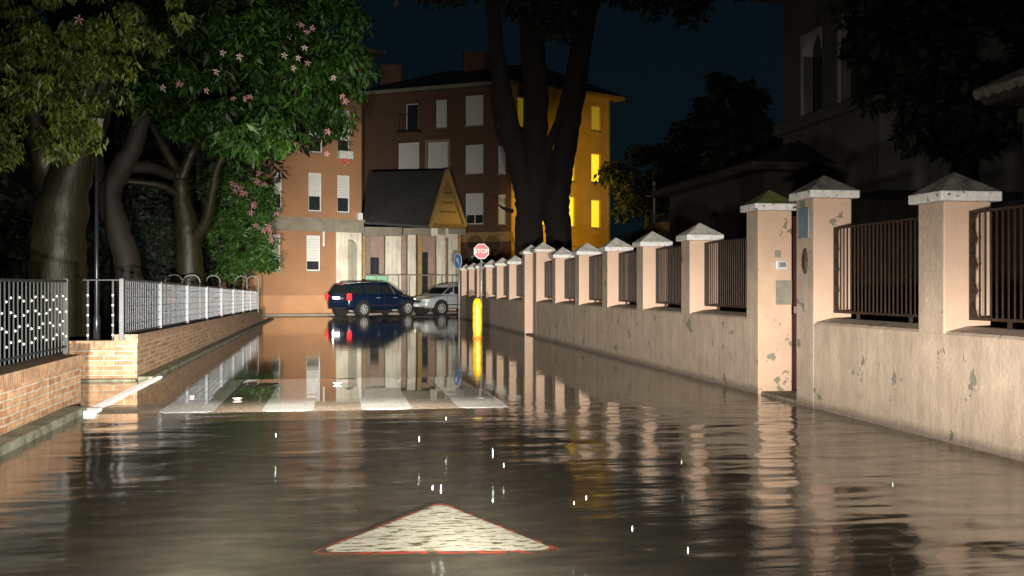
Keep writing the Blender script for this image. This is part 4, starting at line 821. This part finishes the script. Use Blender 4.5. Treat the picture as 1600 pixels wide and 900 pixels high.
# ------------------------------------------------------------------ cars
def car(name, label, base, yaw, paint, L_=4.4, estate=True, plate_m=None, lit_tail=False, lit_head=0.0):
    """local x forward, y left; base = ground point under the centre"""
    r = empty(name, (base.x, base.y, -0.01), label, 'car'); r['_local'] = 1; r.rotation_euler.z = yaw; WL[r.name] = Vector((0, 0, 0))
    h = L_ / 2; W_ = 0.86
    # stations: x, bottom z, shoulder z, half width
    if estate: st = [(-h, .42, .86, .70), (-h + .10, .30, .98, .80), (-h + .55, .26, 1.02, .85), (-h + 1.3, .24, 1.00, .86), (0, .24, .97, .87), (h - 1.45, .24, .95, .86), (h - .9, .25, .92, .85), (h - .35, .27, .82, .82), (h - .06, .32, .68, .74), (h, .42, .60, .66)]
    else: st = [(-h, .42, .86, .70), (-h + .10, .30, .95, .80), (-h + .55, .26, .98, .84), (-h + 1.3, .24, .97, .86), (0, .24, .95, .87), (h - 1.35, .24, .95, .86), (h - .85, .25, .92, .85), (h - .35, .27, .83, .82), (h - .06, .30, .70, .75), (h, .40, .60, .66)]
    b = MB(); rings = []
    for x, z0, z1, w in st:
        zm = (z0 + z1) / 2
        half = [(w * .80, z0), (w * .98, z0 + .08), (w, zm), (w * .98, z1 - .10), (w * .90, z1)]
        ring = [(x, y, z) for y, z in half] + [(x, 0, z1 + .025)] + [(x, -y, z) for y, z in reversed(half)]
        rings.append(ring)
    b.loft(rings); body = b.build('body', paint, r, smooth=True); m = body.modifiers.new('s', 'SUBSURF'); m.levels = m.render_levels = 2
    # greenhouse: x at belt, x at roof
    zr = 1.49 if estate else 1.43
    bl = [(-h + .05, -h + .28), (-h + .9, -h + .95), (-.15, -.15), (.55, .35), (h - .95, .55)] if estate else [(-h + .35, -h + .95), (-h + 1.1, -h + 1.35), (-.1, -.1), (.55, .35), (h - .9, .55)]
    zs = [zr - .06, zr, zr + .015, zr - .01, zr - .07]
    g = MB(); rg = []
    for (xb, xt), zt_ in zip(bl, zs):
        rg.append([(xb, .80, .93), (xt, .60, zt_ - .06), (xt, .50, zt_), (xt, 0, zt_ + .03), (xt, -.50, zt_), (xt, -.60, zt_ - .06), (xb, -.80, .93)])
    g.loft(rg); gh = g.build('cabin', paint, r, smooth=False, bevel=0.03)
    def lerp3(a, c, t): return tuple(a[i] + (c[i] - a[i]) * t for i in range(3))
    glass = mat('car_glass', (0.015, 0.02, 0.02), 0.06, 0.1, coat=0.5)
    for s_ in (0, 1):
        for i in range(len(bl) - 1):
            a0, a1 = rg[i][0 if s_ == 0 else 6], rg[i][1 if s_ == 0 else 5]; c0, c1 = rg[i+1][0 if s_ == 0 else 6], rg[i+1][1 if s_ == 0 else 5]
            q = [lerp3(lerp3(a0, a1, v), lerp3(c0, c1, v), u) for u, v in ((.07, .12), (.93, .12), (.93, .90), (.07, .90))]
            o_ = 0.012 * (1 if s_ == 0 else -1); q2 = [(x, y + o_, z + .006) for x, y, z in q]; w = MB(); w.loft([q, q2]); w.build('side_window', glass, r)
    for i, nm in ((0, 'rear_window'), (len(bl) - 1, 'windscreen')):
        R_ = rg[i]; q = [lerp3(R_[0], R_[1], .14), lerp3(R_[1], R_[0], .06), lerp3(R_[5], R_[6], .06), lerp3(R_[6], R_[5], .14)]
        q = [(x, y * .94, z) for x, y, z in q]; o_ = -0.014 if i == 0 else 0.014; w = MB(); w.loft([q, [(x + o_, y, z + .008) for x, y, z in q]]); w.build(nm, glass, r)
    # wheels
    rub = mat('tyre_rubber', (0.02, 0.02, 0.02), 0.8, 0.2); rimm = mat('alloy_rim', (0.6, 0.6, 0.6), 0.3, 0.1, metal=0.6); dk = mat('wheel_well_black', (0.008, 0.008, 0.008), 0.9, 0.1)
    for x in (-h + .82, h - .86):
        for s_ in (-1, 1):
            def ringm(x0, z0, ry, y): return [(x0 + ry * math.cos(t), y, z0 + ry * math.sin(t)) for t in np.linspace(0, 2 * math.pi, 24, endpoint=False)]
            w = MB(); w.loft([ringm(x, .34, .385, s_ * .60), ringm(x, .34, .385, s_ * .872)]); w.build('wheel_well', dk, r)
            w = MB(); w.loft([ringm(x, .315, .29, s_ * .66), ringm(x, .315, .315, s_ * .69), ringm(x, .315, .315, s_ * .86), ringm(x, .315, .29, s_ * .882)]); wh = w.build('wheel', rub, r, smooth=False)
            w = MB(); w.loft([ringm(x, .315, .21, s_ * .87), ringm(x, .315, .20, s_ * .892)])
            hub = w.build('hub_disc', mat('rim_shadow', (0.10, 0.10, 0.10), 0.5, 0.1), wh)
            w = MB()
            for k_ in range(7):
                t = 2 * math.pi * k_ / 7; w.tube([(x + .04 * math.cos(t), s_ * .897, .315 + .04 * math.sin(t)), (x + .195 * math.cos(t), s_ * .897, .315 + .195 * math.sin(t))], .024, 5)
            w.loft([ringm(x, .315, .055, s_ * .89), ringm(x, .315, .045, s_ * .91)]); nb = 24
            o1 = ringm(x, .315, .215, s_ * .90); o2 = ringm(x, .315, .185, s_ * .90)
            for k_ in range(nb): w.face([o1[k_], o1[(k_+1) % nb], o2[(k_+1) % nb], o2[k_]])
            w.build('rim', rimm, wh)
    # lights
    tailm = mat('tail_lamp_lit', (0.6, 0.02, 0.02), 0.2, 0.1, emit=(1.0, 0.03, 0.03), estr=1.5) if lit_tail else mat('tail_lamp', (0.35, 0.01, 0.01), 0.2, 0.1)
    for s_ in (-1, 1):
        w = MB(); w.box(-h - .01, -h + .20, s_ * .755 - .065, s_ * .755 + .065, .70, 1.02) ; w.build('tail_light', tailm, r, bevel=.04)
        w = MB(); w.box(h - .30, h - .035, s_ * .60 - .16, s_ * .60 + .16, .60, .76)
        w.build('headlight', mat('headlamp_lit', (0.8, 0.8, 0.7), 0.15, 0.05, emit=(1.0, 0.92, 0.6), estr=6.0) if lit_head else mat('headlamp_glass', (0.75, 0.78, 0.8), 0.08, 0.1, coat=1.0), r, bevel=.03)
        w = MB(); w.box(.62, .80, s_ * .98 - .10, s_ * .98 + .08, .94, 1.06); w.build('mirror', paint, r, bevel=.03)
        for xx in (-.55, .45):
            w = MB(); w.box(xx, xx + .16, s_ * .885 - .02, s_ * .885 + .02, .80, .83); w.build('door_handle', rimm, r)
        w = MB(); w.box(-h + .6, h - .9, s_ * .871 - .012, s_ * .871 + .012, .46, .50); w.build('side_strip', dk, r)
        w = MB()
        for xx in (-.12, .92, -1.12): w.box(xx, xx + .012, s_ * .868 - .008, s_ * .868 + .008, .36, .93)
        w.build('door_gap', dk, r)
        if estate: w = MB(); w.tube([(-h + .6, s_ * .52, zr + .03), (-.9, s_ * .53, zr + .06), (.2, s_ * .52, zr + .04)], .016, 5); w.build('roof_rail', dk, r)
    w = MB(); w.box(-h - .035, -h - .012, -.26, .26, .76, .87) if estate else w.box(-h - .035, -h - .012, -.26, .26, .60, .71); w.build('rear_plate', plate_m, r)
    w = MB(); w.box(h + .012, h + .03, -.26, .26, .40, .51); w.build('front_plate', plate_m, r)
    w = MB(); w.box(h - .12, h + .008, -.36, .36, .58, .67); w.build('grille', dk, r, bevel=.01)
    w = MB(); w.box(h - .08, h + .012, -.62, .62, .30, .37); w.box(-h - .012, -h + .08, -.6, .6, .32, .40); w.build('bumper_trim', dk, r, bevel=.01)
    if estate: w = MB(); w.box(-h + .20, -h + .30, -.2, .2, 1.40, 1.43); w.build('brake_light', mat('high_brake_lamp', (0.5, 0.05, 0.04), 0.3, 0.1), r)
    return r
M_plate = mat('white_plate', (0.9, 0.9, 0.88), 0.35, 0.02)
blue = mat('dark_blue_car_paint', (0.005, 0.012, 0.034), 0.25, 0.1, coat=0.9)
silver = mat('silver_car_paint', (0.52, 0.54, 0.56), 0.28, 0.05, coat=0.8, metal=0.35)
c = c2w(-6.65, 49.0)
aa = R(48) - YAW
car('parked_car', 'dark blue estate car seen from behind with its red tail lamp lit', c2w(-6.30, 49.6), aa, blue, 4.3, True, M_plate, True, 1)
car('parked_car', 'silver car facing left, half hidden behind the end of the garden wall', c2w(-2.85, 51.6), R(180 + 40) - YAW, silver, 4.2, False, M_plate, False, 0)
# number plate lamp of the blue car
d = bpy.data.lights.new('number_plate_lamp', 'POINT'); d.energy = 9; d.shadow_soft_size = 0.03; d.color = (1, 1, .95)
f = Vector((math.cos(aa), math.sin(aa), 0)); pc = c2w(-6.30, 49.6); o = bpy.data.objects.new('number_plate_lamp', d); COL.objects.link(o); o.location = pc - f * (2.15 + .20) + Vector((0, 0, .86))

# ------------------------------------------------------------------ trees
def trunk(mb, pts, rad, seg=12, n=6):
    p, r_ = smooth_path([Vector(q) for q in pts], rad, n); mb.tube(p, r_, seg, jitter=0.08)
def flower(parent, p, m, s=0.09):
    mb = MB(); ax = Vector((random.uniform(-.4, .4), -1, random.uniform(-.5, .1))).normalized(); a = ax.orthogonal().normalized(); b_ = ax.cross(a)
    for k_ in range(5):
        t = 2 * math.pi * k_ / 5 + random.uniform(-.2, .2); d_ = a * math.cos(t) + b_ * math.sin(t); e_ = -a * math.sin(t) + b_ * math.cos(t)
        l_ = s * random.uniform(.75, 1.15)
        mb.face([p, p + d_ * l_ * .55 + e_ * s * .2 + ax * s * .15, p + d_ * l_ + ax * s * .1 - Vector((0, 0, s * .2)), p + d_ * l_ * .55 - e_ * s * .2 + ax * s * .15])
    return mb.build('flower', m, parent)
# tree A: thick bottle trunk
YA = 17.0
r = empty('silk_floss_tree', PX(92, YA), 'thick bottle shaped tree trunk left of the lamp post', 'tree')
mb = MB(); trunk(mb, [PX(92, YA, 0.3), PX(90, YA, .9), PX(90, YA, 1.7), PX(96, YA, 2.5), PX(118, YA, 3.3), PX(150, YA, 4.2), PX(175, YA, 5.6), PX(190, YA + .5, 7)], [.52, .44, .43, .40, .30, .26, .2, .12], 16)
trunk(mb, [PX(98, YA, 2.4), PX(70, YA, 3.2), PX(50, YA - .5, 4.2), PX(40, YA - 1, 5.4)], [.3, .2, .15, .08], 12); mb.build('trunk', M_barksm, r, smooth=True)
cl = []
for px, py, Y, rx, rz, k_ in ((30, 60, 15, 1.0, .9, 14), (95, 110, 14, .8, .7, 16), (140, 150, 14, .45, .55, 10), (60, 170, 15, .7, .5, 9), (20, 130, 15, .7, .7, 10), (120, 20, 14.5, .9, .5, 11), (200, 20, 15, .8, .5, 8), (105, 195, 14, .35, .4, 6), (150, 75, 14, .4, .5, 5), (0, 200, 16, .8, .5, 7)):
    cl += sprays(P(px, py, Y), (rx, rx, rz), k_, .22, 150)
leaves('crown', M_leafA, r, cl, 0.105, hang=0.95, aspect=3.2)
# tree B: bent trunk
YB = 22.0
r = empty('silk_floss_tree', PX(206, YB), 'bent slanting tree trunk right of the lamp post', 'tree')
mb = MB(); trunk(mb, [PX(210, YB, .3), PX(206, YB, 1.0), P(196, 400, YB), P(178, 340, YB), P(172, 300, YB), P(190, 262, YB), P(208, 230, YB), P(222, 190, YB), P(245, 130, YB + .5), P(262, 40, YB + 1)], [.34, .29, .26, .24, .22, .22, .19, .16, .12, .08], 14)
trunk(mb, [P(176, 310, YB), P(150, 250, YB + .6), P(150, 190, YB + 1), P(170, 120, YB + 1.5)], [.18, .17, .14, .1], 12)
trunk(mb, [P(190, 262, YB), P(235, 262, YB + .5), P(268, 275, YB + 1.2)], [.13, .11, .09], 10); mb.build('trunk', M_bark, r, smooth=True)
cl = []
for px, py, Y, rx, rz, k_ in ((220, 90, 21, 1.3, 1.0, 24), (300, 60, 21, 1.3, .9, 22), (250, 10, 21, 1.4, .7, 16), (180, 60, 22, 1.2, 1.2, 14), (285, 160, 22, .9, .5, 12), (380, 20, 21, 1.2, .8, 14), (160, 140, 23, .9, .7, 8)):
    cl += sprays(P(px, py, Y), (rx, rx, rz), k_, .34, 130)
leaves('crown', M_leafB, r, cl, 0.20, hang=0.6, aspect=3.4)
for px, py in ((281, 131), (323, 141), (338, 112), (348, 82), (374, 88), (255, 137), (123, 30)): flower(r, P(px, py, 19.3 if px > 130 else 13.2), M_pink if px in (281, 323, 123) else M_pale, .08)
# tree C: forked
YC = 27.0
r = empty('silk_floss_tree', PX(296, YC), 'forked tree with long leaves and pale pink lily like flowers', 'tree')
mb = MB(); trunk(mb, [PX(300, YC, .3), PX(298, YC, 1.0), P(294, 380, YC), P(290, 345, YC), P(284, 310, YC), P(282, 280, YC)], [.40, .34, .32, .27, .22, .19], 14)
trunk(mb, [P(284, 300, YC), P(276, 270, YC), P(258, 235, YC), P(235, 190, YC)], [.19, .14, .12, .07], 10)
trunk(mb, [P(282, 290, YC), P(290, 262, YC), P(305, 230, YC), P(330, 190, YC - .5), P(380, 120, YC - 1)], [.16, .12, .11, .09, .06], 10)
trunk(mb, [P(300, 372, YC), P(318, 355, YC - .2), P(326, 330, YC - .4), P(333, 295, YC - .6), P(345, 250, YC - .8), P(400, 170, YC - 1), P(470, 90, YC - 1)], [.2, .15, .12, .10, .09, .08, .05], 10)
trunk(mb, [P(284, 308, YC), P(250, 290, YC - .4), P(195, 283, YC - .8)], [.12, .1, .08], 10); mb.build('trunk', M_barksm, r, smooth=True)
cl = []
for px, py, Y, rx, rz, k_ in ((350, 130, 25, 1.3, 1.0, 20), (430, 100, 25, 1.4, 1.1, 26), (490, 90, 25, 1.2, 1.1, 20), (400, 30, 25, 1.5, 1.0, 20), (500, 20, 25, 1.4, .8, 16), (535, 110, 25, .55, .8, 9), (470, 180, 25.5, .8, .5, 12), (330, 195, 24, .8, .35, 9), (520, 190, 26, .35, .5, 4)):
    cl += sprays(P(px, py, Y), (rx, rx, rz), k_, .34, 115)
cl += [(P(px, py, 23.5), (.30, .3, .22), 90) for px, py in ((330, 195), (355, 205), (385, 210), (410, 205), (430, 222), (395, 235), (370, 238), (345, 225), (425, 200), (445, 190), (300, 185), (460, 215), (405, 180))]
leaves('crown', M_leafB, r, cl, 0.20, hang=0.85, aspect=3.2)
cl = [(P(px, py, 22.8), (.22, .22, .16), 55) for px, py in ((425, 205), (440, 225), (400, 240), (375, 225), (345, 215), (415, 20), (430, 5), (410, 35), (360, 200), (385, 200))]
leaves('bright_leaves', M_leafC, r, cl, 0.22, hang=0.8, aspect=3.0)
for i, (px, py) in enumerate([(472, 40), (488, 44), (466, 36), (480, 50), (466, 90), (481, 98), (476, 74), (458, 106), (521, 121), (451, 56), (444, 87), (365, 154), (383, 154), (391, 151), (540, 158), (535, 150), (418, 40), (430, 42), (510, 240), (512, 205)]):
    flower(r, P(px, py, 22.6), M_pale if i in (4, 6, 7, 8, 9, 10) else M_pink, .08)
# oleander
YO = 37.5
r = empty('oleander', PX(372, YO), 'rounded oleander bush with deep pink flowers above the end of the mesh railing', 'shrub')
mb = MB(); 
for dx in (-.3, 0, .3): trunk(mb, [PX(368, YO, .3) + Vector((dx * .3, 0, 0)), PX(370, YO, 1.3) + Vector((dx, 0, 0)), PX(372, YO, 3) + Vector((dx * 2.4, 0, 0))], [.09, .06, .03], 8, 4)
mb.build('stems', M_bark, r)
cl = []
for px, py, rx, rz, k_ in ((370, 330, .9, .8, 16), (395, 310, .7, .7, 12), (350, 370, .7, .8, 12), (385, 390, .9, .8, 20), (400, 410, .55, .5, 12), (355, 410, .7, .5, 10), (375, 280, .8, .5, 9), (340, 300, .6, .6, 7), (410, 370, .35, .6, 7), (410, 340, .25, .4, 4)):
    cl += sprays(P(px, py, YO), (rx, rx * .8, rz), k_, .36, 130)
leaves('foliage', M_leafC, r, cl, 0.20, hang=0.5, aspect=4.0)
for i, (px, py) in enumerate([(363, 286), (367, 298), (401, 281), (403, 285), (404, 270), (413, 287), (376, 294), (384, 302), (398, 318), (392, 332), (419, 353), (421, 360), (423, 375), (432, 333), (400, 352), (378, 300), (370, 290), (412, 360), (424, 368), (396, 322)]):
    flower(r, P(px, py, 36.3), M_pink, .13)
# dark shrub between the trunks and dark growth behind
r = empty('shrub', PX(250, 30), 'dark leafy shrub between the bent and the forked trunk', 'shrub')
mb = MB(); trunk(mb, [PX(250, 30, .3), PX(250, 30, 1.6)], [.1, .05], 8, 3); mb.build('stem', M_darkbark, r)
cl = []
for px, py, k_ in ((250, 380, 16), (240, 340, 10), (262, 350, 10), (230, 400, 8), (266, 410, 8)): cl += sprays(P(px, py, 30), (.6, .6, .6), k_, .35, 110)
leaves('foliage', M_leafD, r, cl, 0.16, aspect=2.4)
def dtree(px, Y, top, width, label, bot=None, grp='dark background trees', m=M_leafD, n=26, leaf=0.34):
    r = empty('tree', PX(px, Y), label, 'tree', grp); h = zz(top, PX(px, Y)); z0 = (zz(bot, PX(px, Y)) if bot else 1.5)
    mb = MB(); trunk(mb, [PX(px, Y, -.1), PX(px, Y, h * .35), PX(px + 4, Y, h * .75)], [.28, .22, .08], 10, 4); mb.build('trunk', M_darkbark, r, smooth=True)
    wm = width * Y / F / 2; cl = sprays(PX(px, Y, (h + z0) / 2), (wm, wm, (h - z0) / 2), n, wm * .33, 150); leaves('crown', m, r, cl, leaf, aspect=2.0)
dtree(60, 34, 120, 330, 'dark tree behind the bottle shaped trunk', 400, n=60)
dtree(240, 40, 60, 330, 'dark tree behind the bent trunk and lamp post', 420, n=60)
dtree(110, 38, -260, 420, 'tall dark tree behind the crowns of the left trees', 300, n=90)
dtree(330, 42, -200, 330, 'tall dark tree behind the crown of the flowering tree', 300, n=70)
dtree(20, 29, 215, 190, 'dark bushy tree filling the left edge behind the railing', 436, n=60)
dtree(165, 33, 240, 150, 'dark bushy growth low behind the lamp post', 436, n=50)
dtree(-150, 26, 60, 300, 'dark tree at the far left beyond the studded railing', n=40)
dtree(1130, 62, 172, 190, 'dark round tree silhouette right of the ochre block', 330, n=46)
dtree(1010, 66, 228, 130, 'low dark tree silhouette next to the ochre block', 350, n=34)
dtree(1135, 36, 120, 110, 'dark tree silhouette just left of the tower', 260, n=30)
dtree(1500, 22, -120, 300, 'dark tree crown right of the tower, above the garden wall', 240, n=80, leaf=.26)
# -- big dark tree behind the wall
YT = 36.0
r = empty('big_tree', PX(850, YT), 'huge dark many limbed tree standing behind the garden wall', 'tree')
mb = MB()
trunk(mb, [PX(826, YT, -.1), P(826, 440, YT), P(827, 360, YT), P(826, 310, YT), P(816, 270, YT), P(800, 215, YT), P(787, 150, YT), P(776, 80, YT), P(768, -20, YT)], [.55, .46, .46, .46, .40, .36, .30, .26, .22], 18)
trunk(mb, [PX(872, YT, -.1), P(874, 440, YT), P(873, 370, YT), P(868, 320, YT), P(876, 270, YT), P(886, 210, YT), P(898, 140, YT), P(908, 70, YT), P(925, -20, YT)], [.5, .41, .42, .46, .40, .38, .37, .34, .32], 18)
trunk(mb, [P(832, 330, YT), P(838, 270, YT), P(836, 215, YT + .3), P(838, 150, YT + .5), P(832, 70, YT + .6), P(826, -20, YT + .8)], [.5, .46, .42, .40, .42, .40], 18)
trunk(mb, [P(852, 300, YT), P(850, 270, YT), P(858, 225, YT - .2), P(872, 190, YT - .3), P(884, 140, YT - .3)], [.4, .2, .15, .13, .12], 12)
trunk(mb, [P(800, 330, YT), P(788, 326, YT - .3), P(779, 320, YT - .5)], [.08, .05, .02], 6, 3)
trunk(mb, [P(840, 60, YT), P(870, 20, YT), P(890, -40, YT)], [.3, .28, .2], 12)
mb.build('trunk', M_darkbark, r, smooth=True)
cl = []
for px, py, rx, k_ in ((800, -40, 2.0, 30), (900, -50, 2.2, 34), (1000, -60, 2.2, 34), (1090, -50, 1.9, 26), (700, -60, 1.8, 22), (860, 20, 1.0, 8), (1050, -20, 1.3, 10)):
    cl += sprays(P(px, py, YT - 1), (rx, rx, 1.0), k_, .6, 110)
leaves('crown', M_leafD, r, cl, 0.28, aspect=2.2)

# far dim arcade beyond the park
fz = Fac(PX(-60, 62), PX(78, 60)); r = empty('arcade_building', fz.a, 'dim ochre arcaded building far behind the trees at the left edge', 'building')
hs = [(fz.X(a), fz.X(a + 20), 0.0, 3.9) for a in (-45, -15, 15, 45)]; mb = MB(); fz.wall(mb, 0, fz.L, -0.1, 6.5, hs, depth=0.5); fz.box(mb, 0, fz.L, 2.5, 2.6, 0, 6.4); mb.build('wall', M_ochre, r)
mb = MB(); fz.box(mb, -0.4, fz.L + .4, -.6, 3, 6.5, 6.8); mb.build('roof', M_tile, r)
# small things on the orange block
q = MB(); h = fa.rect(427, 463, 439, 472); fa.box(q, h[0], h[1], -0.03, -0.003, h[2], h[3]); q.build('vent', mat('pale_vent', (0.5, 0.33, 0.2), 0.7, 0.1), bpy.data.objects['apartment_block'])
q = MB(); h = fa.rect(557, 333, 564, 344); fa.box(q, h[0], h[1], -0.2, -0.003, h[2], h[3]); q.build('meter_box', M_frame, bpy.data.objects['apartment_block'])
# fallen petals on the crossing
for px, py, lab in ((527, 599, 'small white fallen petal on the third gap of the zebra crossing'), (371, 623, 'small pinkish fallen petal between the first two zebra stripes'), (300, 620, 'tiny pale fallen petal on the leftmost zebra stripe')):
    p = G(px, py, 0.016); q = MB(); w_ = 0.055 if px != 300 else .03
    q.loft([[p + Vector((w_ * math.cos(t) * k_, w_ * .6 * math.sin(t) * k_, dz)) for t in np.linspace(0, 2 * math.pi, 9)[:-1]] for k_, dz in ((0.6, -0.008), (1.0, 0.006), (1.0, 0.010), (.5, 0.014))]); tag(q.build('petal', M_white_paint if px == 527 else M_pale), lab, 'petal')
# ------------------------------------------------------------------ falling raindrops
M_drop = mat('raindrop', (0.25, 0.34, 0.3), 0.05, 0.05, spec=1.0)
for i, (px, py, Y, l_) in enumerate([(431, 680, 8.5, 7), (655, 686, 8.2, 9), (697, 654, 9.2, 6), (770, 708, 7.6, 16), (787, 727, 7.4, 8), (676, 762, 5.8, 8), (689, 764, 5.8, 14), (770, 782, 5.4, 5), (1065, 722, 7.3, 8), (1395, 757, 5.9, 9), (897, 786, 5.6, 6), (988, 826, 5.0, 10), (916, 778, 5.6, 8), (1075, 860, 4.6, 12)]):
    a = P(px, py, Y); q = l_ * Y / F * .5; mb = MB(); mb.tube([a - Vector((0, 0, q)), a - Vector((0, 0, q * .4)), a + Vector((0, 0, q * .3)), a + Vector((0, 0, q))], [.0008, .004, .0032, .0008], 6)
    tag(mb.build('raindrop', M_drop, smooth=True), 'bright falling raindrop caught in the headlights above the flooded road', 'raindrop', 'falling raindrops')
